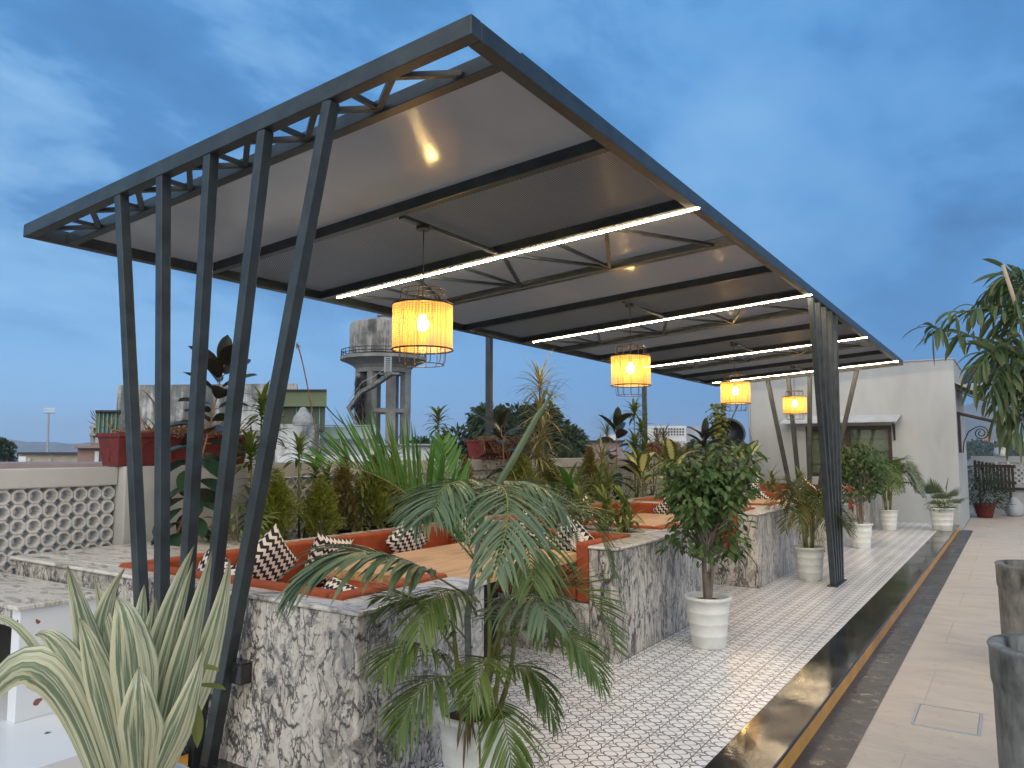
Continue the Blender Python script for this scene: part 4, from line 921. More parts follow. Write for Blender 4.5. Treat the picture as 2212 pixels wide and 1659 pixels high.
def dieff(lab, base, n, seed, L=.27, h=.3):
    random.seed(seed); t = thing('dieffenbachia', lab, 'plant', base); m = MB(); s = MB(); b = np.array(base, float)
    s.tube([b, b+np.array([.01, .02, h])], [.018, .014], 7)
    for k in range(n):
        a = k*2.4+seed; e = k/n; p = b+np.array([0, 0, h*(.45+.55*e)]); d = nrm((math.cos(a)*(1-.6*e), math.sin(a)*(1-.6*e), .45+.9*e)); q = p+d*.1
        s.tube([p, q], .006, 5); m.blade(q, d, L*random.uniform(.8, 1.1), L*.42, random.uniform(.6, 1.3), 7, ELL, .3)
    m.build('foliage', 'dieff_leaf', t, smooth=True); s.build('stem', 'green_stem', t); return t
def bush(name, lab, base, n, R, H, mt, seed, l=(.06, .12), w=(.015, .03), droop=.6, cat='shrub', up=.6, trunk=True):
    random.seed(seed); t = thing(name, lab, cat, base); m = MB(); s = MB(); b = np.array(base, float)
    for k in range(7):
        a = k*.9; s.tube([b, b+np.array([math.cos(a)*R*.3, math.sin(a)*R*.3, H*.5]), b+np.array([math.cos(a)*R*.6, math.sin(a)*R*.6, H*.85])], [.008, .006, .003], 5)
    for k in range(n):
        a = random.uniform(0, 6.28); r = R*random.random()**.5; z = H*random.uniform(.05, 1)*(1-.35*(r/R)**2)
        m.blade(b+np.array([r*math.cos(a), r*math.sin(a), z]), (math.cos(a), math.sin(a), random.uniform(-.3, 1)*up), random.uniform(*l), random.uniform(*w), droop*random.uniform(.5, 1.5), 4, LENS, .2, roll=random.uniform(-.6, .6))
    m.build('foliage', mt, t); s.build('stem', 'bark', t); return t
def trough(lab, yc, L, z, x=-6.17):
    t = thing('red_trough', lab, 'planter', (x, yc, z), 'red troughs on the parapet cap'); w, h = .17, .27
    def ringz(f, zz, s=0.): return [(x-w*f+s, yc-L*.5+(1-f)*.10, zz), (x+w*f-s, yc-L*.5+(1-f)*.10, zz), (x+w*f-s, yc+L*.5-(1-f)*.10, zz), (x-w*f+s, yc+L*.5-(1-f)*.10, zz)]
    m = MB(); R = [ringz(.68, z+.002), ringz(.93, z+h*.86), ringz(1.02, z+h*.87), ringz(1.02, z+h), ringz(.9, z+h), ringz(.86, z+h*.8)]
    vs = [p for r in R for p in r]; fs = [(3, 2, 1, 0)]
    for i in range(len(R)-1):
        for j in range(4): fs.append((i*4+j, i*4+(j+1) % 4, (i+1)*4+(j+1) % 4, (i+1)*4+j))
    fs.append((20, 21, 22, 23)); m.add(vs, fs); m.build('trough_body', 'red_pot', t, bevel=.008)
    f = MB(); ye = yc-L*.5+.025; cy = z+h*.5
    def pt(a, b): return (x+a, ye+(cy-b-z)*0-(b-cy)*.07-.004, b)
    for k in range(5):
        a = 2*math.pi*k/5; cxx, cz = -.03+.028*math.cos(a), cy+.035+.028*math.sin(a)
        f.tube([pt(cxx+.017*math.cos(q*.785), cz+.017*math.sin(q*.785)) for q in range(8)], .006, 6, closed=True)
    f.tube([pt(-.03, cy+.03), pt(.0, cy-.03), pt(.005, cy-.09)], .007, 6); f.tube([pt(.0, cy-.03), pt(.04, cy+.0), pt(.045, cy-.05)], .007, 6)
    xf = x+w*.83; q = lambda yy, zz: (x+w*(.68+.25*(zz-z)/(h*.86))+.003, yy, zz)
    for yy in np.arange(yc-L*.5+.2, yc+L*.5-.15, .3):
        f.tube([q(yy, cy-.07), q(yy, cy+.02), q(yy+.06, cy+.07), q(yy+.15, cy+.07)], .006, 6)
    f.build('relief', 'red_pot', t, smooth=True); MB().box(x-w*.85, x+w*.85, yc-L*.46, yc+L*.46, z+h*.7, z+h*.88).build('soil', 'soil', t); return t
def planting():
    yt = [3.99, bedy(1075, -6.17), bedy(1430, -6.17), bedy(1640, -6.17)]
    trough('long red trough with a flower relief on its end, left of the picture', yt[0], 1.27, 1.48); trough('red trough overgrown with vines behind the slender post', yt[1], 1.1, 1.49)
    trough('red trough with spiky plants left of the far white building', yt[2], 1.1, 1.49); trough('far red trough half hidden by ivy near the dish', yt[3], 1.0, 1.49)
    # gnarled bonsai limb and twiggy dry shrub in the first trough
    random.seed(9); t = thing('bonsai_branch', 'gnarled bare branch growing from the left end of the long red trough', 'plant', (-6.15, 3.6, 1.70)); m = MB(); b = np.array([-6.15, 3.92, 1.70])
    P = bez([b, b+(0, -.1, .14), b+(.03, -.22, .05), b+(.02, -.42, .03), b+(0, -.55, .08)], 14); m.tube(P, [.03-.0017*k for k in range(15)], 8)
    m.tube(bez([b+(0, -.12, .06), b+(0, -.2, .2), b+(.02, -.12, .3), b+(0, -.3, .42)], 10), [.02-.0016*k for k in range(11)], 7)
    for k in range(26):
        p = P[random.randint(4, 14)]; d = nrm((random.uniform(-1, 1), random.uniform(-1, 1), random.uniform(-.2, 1))); m.tube([p, p+d*.06, p+d*.1+(0, 0, .03)], [.006, .004, .002], 5)
    m.build('limb', 'dead_stem', t, smooth=True); l = MB()
    for k in range(40):
        p = P[random.randint(6, 14)]+np.random.RandomState(k).uniform(-.07, .07, 3); l.blade(p, (random.uniform(-1, 1), random.uniform(-1, 1), .3), .03, .018, .3, 2, ELL)
    l.build('foliage', 'shrub_leaf', t)
    t = thing('twiggy_shrub', 'tangle of bare twigs in the middle of the long red trough', 'shrub', (-6.15, 4.0, 1.70)); m = MB(); l = MB(); b = np.array([-6.15, 4.05, 1.69])
    for k in range(260):
        a = random.uniform(0, 6.28); p = b+(random.uniform(-.1, .1), random.uniform(-.25, .45), .0); d = nrm((math.cos(a)*.7, math.sin(a), random.uniform(.15, .9))); q = p+d*random.uniform(.12, .3)
        m.tube([p, q, q+nrm((random.uniform(-1, 1), random.uniform(-1, 1), random.uniform(-.6, .5)))*.09], [.005, .004, .002], 4, cap=False)
        if k % 2 == 0: l.blade(q, (random.uniform(-1, 1), random.uniform(-1, 1), .4), .035, .02, .4, 2, ELL)
    m.build('twigs', 'dead_stem', t); l.build('foliage', 'shrub_leaf', t)
    # rubber plants
    p0 = onx(352, 1190, -5.75); 
    rubber('tall rubber plant with big dark leaves behind the fan posts', (-5.6, onx(375, 1190, -5.6)[1], .87), onx(482, 790, -5.8), 40, 3, .31, .17, .05)
    rubber('rubber plant with drooping leaves in front of the second red trough', spot(1090, -5.6), onx(1082, 925, -5.7), 17, 5, .36, .17, .15)
    rubber('dark rubber plant standing left of the yellow patterned dieffenbachia', spot(1328, -5.6), onx(1330, 925, -5.7), 19, 1, .42, .2, .05)
    rubber('rubber plant with an upright top leaf left of the black dish', spot(1520, -5.7), onx(1520, 945, -5.75), 17, 6, .50, .22, .45)
    # dracaenas
    dracaena('bushy dracaena with two leaf heads right of the fourth fan post', (-5.75, bedy(552, -5.75), .72), [((.0, .05), 1.32), ((.02, .12), 1.1), ((.05, -.1), .9), ((-.02, .1), .65), ((.05, -.05), .4)], 'dracaena_leaf', 21, .24, .03, 30)
    dracaena('dracaena leaning over the parapet right of the fan posts', spot(650, -5.7), [((.02, -.05), .92), ((0, .18), .72), ((.03, .3), .62)], 'dracaena_leaf', 22, .24, .028, 22)
    dracaena('short green dracaena head above the tall olive thuja', spot(845, -5.6), [((0, .02), .86), ((.02, -.1), .66), ((.03, .12), .6)], 'dracaena_leaf', 23, .22, .026, 24)
    dracaena('slim dracaena rising above the parapet left of the dark tree', spot(945, -5.7), [((0, 0), 1.28), ((.02, .06), .95)], 'dracaena_leaf', 24, .2, .03, 26)
    dracaena('tall dracaena with drooping cream striped leaves against the sky', spot(1165, -5.55), [((0, .02), 1.85), ((.03, 0), 1.45), ((.02, .06), 1.15), ((0, -.05), .9), ((.03, .1), .6)], 'dracaena_striped', 25, .48, .022, 40)
    dracaena('striped dracaena drooping low right of the feathery thuja', spot(1300, -5.5), [((0, 0), .8), ((.05, .1), .5)], 'dracaena_striped', 26, .42, .022, 30)
    dracaena('green dracaena beside the second slender post', (-5.6, bedy(1372, -5.6), .72), [((0, 0), 1.62), ((.02, .25), 1.3), ((.05, -.1), 1.05), ((0, .4), .95)], 'dracaena_leaf', 27, .3, .036, 28)
    dracaena('grassy ponytail plant spilling over left of the dark rubber plant', spot(1312, -5.9), [((0, 0), 1.2)], 'shrub_leaf', 28, .42, .008, 60)
    dracaena('pale spiky yucca growing in the red trough before the far building', (-6.15, yt[2], 1.72), [((0, .1), .2), ((0, -.25), .12)], 'dry_leaf', 29, .34, .018, 40)
    dracaena('leafy dracaena at the end of the ledge by the house', spot(1655, -5.6), [((0, 0), 1.0), ((.03, .25), .75)], 'dracaena_leaf', 30, .3, .05, 20)
    # dieffenbachias
    dieff('yellow patterned dieffenbachia right of the dark rubber plant', spot(1388, -5.25), 10, 1, .55, .55)
    dieff('dieffenbachia with a pale upright leaf behind the ficus crown', spot(1455, -5.3), 10, 2, .58, .62)
    dieff('dieffenbachia with broad cream leaves right of the ficus crown', spot(1612, -5.15), 10, 3, .66, .6)
    dieff('dieffenbachia in the ledge just left of the leaning walkway posts', spot(1690, -5.1), 11, 4, .7, .6)
    dieff('dieffenbachia touching the leaning walkway posts', spot(1745, -5.05), 11, 5, .7, .6)
    # fillers
    for i, (px, x, n, r, h, mt, lab) in enumerate(((520, -5.4, 200, .22, .5, 'dracaena_leaf', 'low dark leaved shrub behind the rightmost fan post'), (775, -5.5, 220, .2, .75, 'shrub_leaf', 'loose leafy shrub between the two olive thujas'), (960, -5.4, 260, .25, .6, 'shrub_leaf', 'low shrub at the foot of the slim dracaena'), (1050, -5.35, 320, .3, .62, 'shrub_leaf', 'tangled shrub under the second red trough'),
            (1140, -5.2, 260, .28, .4, 'dracaena_leaf', 'broad leaved shrub behind the far backrest of the nearest booth'), (1235, -5.4, 320, .3, .62, 'shrub_leaf', 'wispy shrub left of the feathery thuja'), (1410, -5.6, 420, .4, 1.2, 'shrub_leaf', 'dense shrub under the third red trough'), (1490, -5.6, 420, .4, 1.1, 'shrub_leaf', 'dense shrub between the dieffenbachia and the upright rubber plant'), (1560, -5.6, 420, .45, 1.2, 'shrub_leaf', 'bushy shrub below the climbing ivy'), (1700, -5.6, 300, .4, .9, 'dry_leaf', 'dry shrub in front of the house wall'))):
        bush('ledge_shrub', lab, spot(px, x), n, r, h, mt, 40+i, (.09, .17), (.016, .03), 1., up=1.)
    dracaena('bright broad leaved canna behind the far backrest of the nearest booth', spot(1228, -5.1), [((0, 0), .42), ((.06, .05), .32)], 'areca_bright', 201, .42, .08, 7, 'canna', 'plant')
    dracaena('tall grassy clump between the second red trough and the bright canna', spot(1120, -5.15), [((0, 0), .35), ((.1, .1), .4), ((-.1, .15), .3)], 'shrub_leaf', 202, .42, .012, 26, 'grass_clump', 'plant')
    dracaena('thin leaved clump left of the dark rubber plant', spot(1295, -5.15), [((0, 0), .3), ((.1, .1), .42), ((-.1, .2), .5)], 'dracaena_leaf', 203, .36, .018, 24, 'grass_clump', 'plant')
    dracaena('olive leaved clump behind the small dark thuja', spot(935, -5.25), [((0, 0), .45), ((.08, .1), .3)], 'dracaena_leaf', 204, .3, .03, 22, 'grass_clump', 'plant')
    # ivy pillar, trailing vines
    random.seed(77); t = thing('climbing_ivy', 'pillar of round leaved ivy rising left of the black dish', 'plant', spot(1555, -5.9)); m = MB(); s = MB(); b = np.array(spot(1555, -5.9)); s.tube([b, b+(0, 0, 1.95)], [.02, .012], 6)
    for k in range(430):
        h = random.uniform(.4, 2.05); a = random.uniform(0, 6.28); r = random.uniform(.02, .24)*(1 if h > 1.2 else 2.2); m.blade(b+(r*math.cos(a), r*math.sin(a)*1.6, h), (math.cos(a), math.sin(a), -.3), random.uniform(.08, .13), random.uniform(.08, .12), .8, 3, ELL, .2)
    m.build('foliage', 'shrub_leaf', t); s.build('stem', 'bark', t)
    for i, (yc, n, lab) in enumerate(((yt[1], 120, 'trailing vines hanging over the second red trough'), (yt[2], 90, 'thin grassy strands hanging over the third red trough'), (yt[3], 130, 'yellow green creeper spilling over the far red trough'), (bedy(1590, -6.1), 200, 'leafy creeper heaped on the parapet below the dish'))):
        random.seed(90+i); t = thing('trailing_vine', lab, 'plant', (-6.1, yc, 1.74)); m = MB(); s = MB()
        for k in range(n):
            p = np.array([-6.15+random.uniform(-.1, .15), yc+random.uniform(-.62, .62), 1.74]); q = [p]; d = np.array([random.uniform(.2, .7), random.uniform(-.4, .4), random.uniform(.1, .7)])
            for j in range(random.randint(4, 8)): q.append(q[-1]+d*.07); d = nrm(d+np.array([0, 0, -.45]))
            s.tube(q, .0025, 4, cap=False)
            for e in q[1:]:
                for z in range(2): m.blade(e, (random.uniform(-1, 1), random.uniform(-1, 1), random.uniform(-.6, .6)), random.uniform(.03, .06), random.uniform(.016, .03), .5, 2, ELL)
        m.build('foliage', 'dry_leaf' if i in (0, 1) else 'shrub_leaf', t); s.build('stem', 'dead_stem', t)
    # bare whip stem against the sky
    t = thing('dead_plant', 'single bare reddish stem with a withered tip left of the water tower', 'plant', spot(690, -5.8)); m = MB()
    m.tube(bez([onx(692, 1010, -5.8), onx(680, 900, -5.8), onx(665, 850, -5.8), onx(655, 770, -5.8), onx(641, 742, -5.8)], 14), .007, 6); m.build('stem', 'dead_stem', t, smooth=True); m = MB(); p = onx(641, 742, -5.8)
    for k in range(7): m.blade(p, (random.uniform(-1, 1), random.uniform(-1, 1), random.uniform(-1, .6)), .09, .012, .8, 4)
    m.build('withered_tip', 'dry_leaf', t)
    # plants in the bench slots
    for i, (k, xs, lab) in enumerate(((0, (-3.5, -3.25, -3.05), ['wilting plant in the bench slot in front of the second table, left one', 'wilting plant in the bench slot in front of the second table, middle one', 'wilting plant in the bench slot in front of the second table, right one']), (0, (-4.1, -3.8), ['leafy plant deep in the nearest bench slot', 'broad leaved plant in the nearest bench slot beside the striped dracaena']), (1, (-3.6, -3.2), ['bushy plant in the bench slot beside the ficus crown', 'cut stump with a few leaves in the second bench slot']), (2, (-3.7, -3.2), ['thin palm seedling in the third bench slot', 'small palm seedling at the right end of the third bench slot']))):
        for j, x in enumerate(xs): dracaena(lab[j], (x, YB[k]+1.15, .80), [((random.uniform(-.06, .06), .03), .30), ((.07, -.02), .2), ((-.06, 0), .14), ((.0, -.04), .34)], 'dracaena_leaf' if j % 3 else 'shrub_leaf', 60+i*5+j, .25, .032, 9, 'slot_plant', 'plant')
    # far corner bush in a red pot
    p = onz(2128, 1118, -.12); t = bush('potted_shrub', 'dark bushy shrub in a red clay pot beside the house side wall', (p[0], p[1], .1), 900, .55, 1.25, 'dark_bush', 99, (.1, .2), (.02, .04), .9); 
    MB().lathe([(.17, -.12), (.2, .0), (.25, .2), (.27, .21), (.27, .25), (.23, .25)], 28, (p[0], p[1], 0)).build('pot', 'red_pot', t, smooth=True)
planting()
def fishtail():
    random.seed(31); c = np.array([.22, 7.42, .4]); t = thing('fishtail_palm', 'tall palm with drooping ragged leaflets at the right edge', 'palm', c); s = MB()
    W = np.dot(c-CAM, FW)
    def L(px, py, d): return CAM+ray(px, py)*(W-d)
    top = L(2262, 760, 0); s.tube([c, c*.5+top*.5+np.array([.03, 0, 0]), top], [.035, .03, .02], 8)
    s.tube([c+(0.05, 0, 0), L(2250, 900, .1)], [.02, .015], 7); s.build('trunk', 'green_stem', t, smooth=True)
    F = [((2262, 790, 0), (2180, 715, 0), (2120, 760, .1), (2020, 690, .1), (2012, 715, .1)), ((2262, 760, 0), (2200, 650, .1), (2120, 650, .1), (2040, 690, .15)), ((2262, 800, 0), (2200, 720, .2), (2140, 730, .3), (2095, 830, .3)), ((2262, 800, 0), (2190, 740, .3), (2150, 770, .35), (2135, 870, .35)), ((2262, 740, 0), (2215, 600, -.1), (2170, 600, -.1), (2120, 650, -.1)),
         ((2262, 840, 0), (2200, 780, .2), (2170, 810, .3), (2165, 900, .3)), ((2262, 720, 0), (2230, 580, 0), (2200, 570, 0), (2160, 620, 0)), ((2262, 830, 0), (2230, 780, .3), (2200, 840, .4), (2190, 950, .4)), ((2262, 700, 0), (2250, 560, .1), (2215, 590, .2), (2185, 660, .2)), ((2262, 810, 0), (2210, 730, -.2), (2160, 740, -.2), (2120, 790, -.2)), ((2270, 680, 0), (2240, 620, .2), (2200, 660, .3), (2170, 750, .3)), ((2270, 780, .1), (2230, 720, .35), (2190, 760, .4), (2175, 850, .4)), ((2270, 840, .1), (2240, 800, .4), (2215, 840, .4), (2205, 930, .4))]
    for P in F:
        m = MB(); c_ = bez([L(*q) for q in P], 20); m.tube(c_, [.008-.0003*k for k in range(21)], 5, 1, cap=False)
        for k in range(22):
            i = 4+(k*16)//22; p = c_[i]; d = nrm(c_[min(20, i+1)]-c_[i-1]); sd = nrm(np.cross(d, (0, 0, 1)))
            for sg in (-1, 1):
                if random.random() > .12: m.blade(p, d*random.uniform(.1, 1.)+sd*sg*random.uniform(.3, 1.)+np.array([0, 0, random.uniform(-.5, .9)]), random.uniform(.12, .36), random.uniform(.02, .048), random.uniform(.6, 2.8), 6, lambda t: min(1, .25+1.4*t) if t < .8 else (1-t)/.2*.8+.1, .3, roll=random.uniform(-1.4, 1.4))
        m.build('frond', ['fishtail_leaf', 'green_stem'], t)
    o = MB().tube([L(2166, 572, .2), L(2190, 645, .2), L(2230, 770, .2), c+(.02, 0, .1)], [.013, .015, .016, .018], 9).build('bamboo_pole', 'bamboo', None, smooth=True); tag(o, 'pale bamboo stake leaning among the palm leaves at the right edge', 'pole')
fishtail()
#@@CITY
# ---------------------------------------------------------------- surroundings
def bbox(mb, px0, px1, ptop, dep, thick, zb=-12., rot=0., pb=None, m=0):
    """box facing the camera between two photo columns at a depth, with real thickness"""
    a = far(px0, ptop, dep); b = far(px1, ptop, dep); zt = a[2]
    if pb is not None: zb = far(px0, pb, dep)[2]
    dr = nrm((b-a)*(1, 1, 0)); fw = nrm(((a+b)/2-CAM)*(1, 1, 0)); c, s = math.cos(rot), math.sin(rot)
    d2 = dr*c+fw*s; f2 = fw*c-dr*s; w = np.linalg.norm((b-a)*(1, 1, 0)); p = np.array([a[0], a[1], 0.])
    q = [p, p+d2*w, p+d2*w+f2*thick, p+f2*thick]
    mb.hexa([(*v[:2], zb) for v in q]+[(*v[:2], zt) for v in q], m); return mb
def city():
    def bld(name, lab, cat, parts, group=None):
        a = parts[0][1]; b = far((a[0]+a[1])/2, a[2], a[3]); t = thing(name, lab, cat, (b[0], b[1], -12), group)
        for pn, args, mt in parts: m = MB(); bbox(m, *args[:5], **(args[5] if len(args) > 5 else {})); m.build(pn, mt, t)
        return t
    # left group
    bld('low_building', 'long plum coloured low block above the left parapet', 'building', [('wall', (-40, 362, 1001, 42, 8), 'plum_wall'), ('roof_slab', (-42, 342, 1012, 41.7, .25, dict(pb=1017)), 'window_wood'), ('parapet_block', (338, 470, 1001, 40, 6), 'far_white')])
    bld('flat_house', 'small beige flat roofed house below the left hill', 'house', [('wall', (42, 178, 982, 75, 9), 'beige_wall'), ('roof', (38, 172, 977, 74.6, 9.5, dict(pb=981)), 'window_wood'), ('window', (60, 66, 990, 74.8, .3, dict(pb=997)), 'pale_metal'), ('window', (105, 111, 990, 74.8, .3, dict(pb=997)), 'pale_metal'), ('tank', (40, 56, 986, 72, 1.2, dict(pb=998)), 'white_plastic')])
    bld('pink_house', 'pinkish brown flat house with a doorway left of the red trough', 'house', [('wall', (168, 300, 968, 60, 9), 'pink_wall'), ('roof', (160, 300, 963, 59.5, 9.5, dict(pb=968)), 'pink_wall'), ('door', (205, 214, 975, 59.8, .4, dict(pb=999)), 'far_white'), ('door', (221, 232, 972, 59.8, .4, dict(pb=999)), 'window_wood'), ('window', (258, 268, 980, 59.8, .4, dict(pb=998)), 'corrugated')])
    u = bld('unfinished_block', 'bare concrete unfinished block with open floors below the light mast', 'building', [('floor_slab', (193, 308, 919, 95, 10, dict(pb=924)), 'concrete_old'), ('floor_slab', (193, 312, 936, 94.8, 10, dict(pb=941)), 'concrete_old'), ('wall', (196, 312, 958, 95, 9), 'concrete_old'), ('back_wall', (196, 310, 924, 101, 2), 'stained_grey')]+[('column', (x, x+6, 924, 95, 1.2, dict(pb=958)), 'concrete_old') for x in (196, 222, 251, 282, 304)]+[('window', (206, 248, 944, 94.9, .4, dict(pb=957)), 'far_grey'), ('window', (262, 280, 946, 94.9, .4, dict(pb=957)), 'corrugated')]+[('rebar_column', (x, x+4, 908, 96, .4, dict(pb=919)), 'far_grey') for x in (203, 243, 255, 300)])
    bld('stained_annex', 'stained white block left of the long red trough', 'building', [('wall', (284, 470, 936, 26, 7), 'stained_white'), ('roof_edge', (270, 330, 933, 25.9, .5, dict(pb=937)), 'far_white')])
    bld('stained_building', 'tall white building with black rain streaks behind the fan posts', 'building', [('wall', (254, 640, 832, 34, 9, dict(rot=-.12)), 'stained_white'), ('terrace_wall', (596, 690, 916, 27, 5), 'stained_white'), ('base_wall', (600, 800, 985, 26, 4), 'far_white')])
    g = bld('green_shed', 'small green glazed lean-to with blue frames left of the streaked building', 'shed', [('panel', (208, 259, 890, 30, 2.5, dict(pb=940)), 'green_sheet'), ('roof', (206, 262, 886, 29.8, 2.8, dict(pb=890)), 'corrugated')]+[('mullion', (x, x+2.2, 890, 29.93, .06, dict(pb=940)), 'blue_frame') for x in (214, 223, 232, 241, 250)])
    bld('green_cabin', 'olive green sheet cabin on the white roof left of the water tower', 'cabin', [('wall', (590, 703, 860, 31, 4, dict(pb=930)), 'dark_green_panel'), ('roof', (588, 706, 844, 30.7, 4.4, dict(pb=878)), 'green_sheet'), ('roof_ridge', (588, 706, 841, 30.6, 4.5, dict(pb=844)), 'corrugated')]+[('mullion', (x, x+2, 866, 30.95, .05, dict(pb=925)), 'blue_frame') for x in (640, 655, 672, 690)])
    bld('balcony_building', 'pale teal balcony with a thin railing behind the bright palm frond', 'building', [('wall', (690, 800, 948, 33, 6), 'far_white'), ('balcony_panel', (692, 812, 922, 32.5, .2, dict(pb=948)), 'teal_panel'), ('handrail', (690, 815, 918, 32.3, .08, dict(pb=920)), 'pale_metal'), ('column', (788, 798, 918, 34, .5), 'concrete_old')])
    o = MB(); p = far(655, 912, 26.5)
    o.lathe([(.34, 0), (.36, .12), (.3, .3), (.16, .5), (.1, .62), (.001, .66)], 12, (p[0], p[1], p[2]-.12), wob=.12); o = o.build('grey_tarpaulin', 'brown_tarp', None); tag(o, 'crumpled grey tarpaulin bundle on the white roof edge', 'tarpaulin')
    # flood light mast
    b = far(105, 985, 240); t = thing('floodlight_mast', 'tall stadium floodlight mast on the far left skyline', 'mast', (b[0], b[1], -12)); m = MB(); tp = far(105, 893, 240); m.tube([(b[0], b[1], -12), tuple(tp)], [.45, .3], 8); m.build('pole', 'far_grey', t); m = MB()
    for r in range(2):
        for k in range(6): bbox(m, 95+k*4, 98+k*4, 881+r*5.5, 239.5, .5, pb=885+r*5.5)
    m.build('lamp_rack', 'far_white', t); m = MB(); bbox(m, 94, 119, 892, 239.8, .6, pb=893.5); m.build('walkway', 'far_grey', t)
    # water tower
    ctr = far(826, 975, 80); ax = np.array([ctr[0], ctr[1], 0]); u = 80/FPX
    def zz(py): return far(826, py, 80)[2]
    T = thing('water_tower', 'old stained concrete water tower on columns with a spiral stair', 'water tower', (ctr[0], ctr[1], -12))
    MB().lathe([(74*u, zz(766)), (74*u, zz(705)), (73*u, zz(698)), (60*u, zz(693)), (30*u, zz(686)), (13*u, zz(684.5)), (.001, zz(684))], 48, ax).build('tank', 'stained_grey', T, smooth=False)
    MB().lathe([(12*u, zz(685)), (12*u, zz(679)), (16*u, zz(679)), (16*u, zz(677)), (.001, zz(676))], 16, ax).build('vent_cap', 'concrete_old', T)
    MB().lathe([(60*u, zz(806)), (60*u, zz(797)), (66*u, zz(790)), (80*u, zz(783)), (93*u, zz(778)), (93*u, zz(771)), (70*u, zz(768))], 48, ax).build('gallery', 'concrete_old', T)
    m = MB(); n = 40
    for k in range(n):
        a = 2*math.pi*k/n; x, y = ax[0]+91*u*math.cos(a), ax[1]+91*u*math.sin(a); m.tube([(x, y, zz(772)), (x, y, zz(756))], .045, 4)
    for py in (757, 764): m.tube([(ax[0]+91*u*math.cos(2*math.pi*k/n), ax[1]+91*u*math.sin(2*math.pi*k/n), zz(py)) for k in range(n)], .04, 4, closed=True)
    m.build('railing', 'black_iron', T)
    MB().lathe([(58*u, zz(806)), (58*u, zz(800)), (50*u, zz(799))], 40, ax).build('ring_beam', 'concrete_old', T)
    for k in range(8):
        a = 2*math.pi*(k+.35)/8; x, y = ax[0]+52*u*math.cos(a), ax[1]+52*u*math.sin(a); MB().box(x-.36, x+.36, y-.36, y+.36, -12, zz(804)).build('column', 'concrete_old', T)
    for py in (884, 985):
        m = MB()
        for k in range(8):
            a, b_ = 2*math.pi*(k+.35)/8, 2*math.pi*(k+1.35)/8; m.bar((ax[0]+52*u*math.cos(a), ax[1]+52*u*math.sin(a), zz(py+4)), (ax[0]+52*u*math.cos(b_), ax[1]+52*u*math.sin(b_), zz(py+4)), .45, .42)
        m.build('tie_beam', 'concrete_old', T)
    m = MB(); st = [(-30, 940), (-72, 880), (-72, 850), (-30, 835), (14, 808)]
    def tp(dx, py, r=1.): return CAM+ray(826+dx, py)*(80-4.2*r)
    S = [tp(-52, 925), tp(-72, 884), tp(-44, 846), tp(-18, 833), tp(18, 808)]
    for a, b_ in zip(S[:-1], S[1:]): m.bar(a, b_, 1.1, .35)
    m.bar(S[4]+(-.9, -.4, 0), S[4]+(.9, .5, 0), 1.2, .2); m.build('stair', 'planter_cement', T); m = MB()
    for dx in (5, 18): m.tube([tp(dx, 808), tp(dx+1, 770)], .09, 5)
    for k in range(9): m.tube([tp(5, 806-k*4.2), tp(18.5, 806-k*4.2)], .06, 4)
    for a, b_ in zip(S[:-1], S[1:]): m.tube([a+(0, 0, .95), b_+(0, 0, .95)], .035, 4)
    m.build('ladder', 'far_grey', T)
    m = MB(); random.seed(4)
    for k in range(700):
        p = tp(random.uniform(-58, -38), random.uniform(812, 905), random.uniform(.2, 1.)); m.blade(p, (random.uniform(-.4, .4), random.uniform(-.4, .4), -1), random.uniform(.4, 1.1), .18, .3, 3)
    m.build('dead_creeper', 'dark_wood', T)
    # tree crown beyond the parapet and others
    def tree(lab, px, ptop, pb, wpx, dep, n, mt, seed, group='trees beyond the terrace', lf=(.25, .5)):
        random.seed(seed); c = far(px, pb, dep); w = wpx*dep/FPX/2; h = (pb-ptop)*dep/FPX; t = thing('tree', lab, 'tree', (c[0], c[1], -12), group); m = MB(); s = MB()
        s.tube([(c[0], c[1], -12), (c[0]+.3, c[1], (c[2]-12)/2), (c[0], c[1], c[2])], [.5, .4, .25], 8)
        blobs = []
        for k in range(26):
            a = random.uniform(0, 6.28); r = random.random()**.6; z = random.uniform(-.5, 1.); q = np.array([c[0]+math.cos(a)*r*w*(1-.45*max(0, z)**2), c[1]+math.sin(a)*r*w*(1-.45*max(0, z)**2), c[2]+h*z*(1-.35*r*r)]); blobs.append((q, random.uniform(.18, .34)*min(w, h*1.6)))
            s.tube([(c[0], c[1], c[2]-.4*h), tuple((q+c)/2), tuple(q)], [.14, .09, .04], 5, cap=False)
        for k in range(n):
            q, r = random.choice(blobs); v = np.array([random.gauss(0, 1) for _ in range(3)]); v = nrm(v)*r*random.random()**.4; m.blade(q+v, nrm(v)+(0, 0, random.uniform(-.6, .4)), random.uniform(*lf), random.uniform(*lf)*.55, .6, 2, ELL, .2, roll=random.uniform(-1.5, 1.5))
        m.build('crown', mt, t); s.build('trunk', 'bark', t)
    tree('broad dark green tree behind the second red trough', 1105, 885, 985, 300, 42, 9000, 'tree_leaf', 1)
    tree('small green tree on the far left skyline', 8, 952, 998, 60, 110, 1500, 'tree_leaf', 2, lf=(.4, .9))
    tree('low tree right of the broad dark tree', 1230, 930, 985, 80, 46, 2200, 'tree_leaf', 3)
    tree('low tree left of the broad dark tree', 905, 955, 990, 90, 60, 1800, 'tree_leaf', 4)
    tree('distant tree left of the far white building base', 1500, 962, 985, 110, 120, 2200, 'tree_leaf', 5, lf=(.5, 1.))
    random.seed(8); 
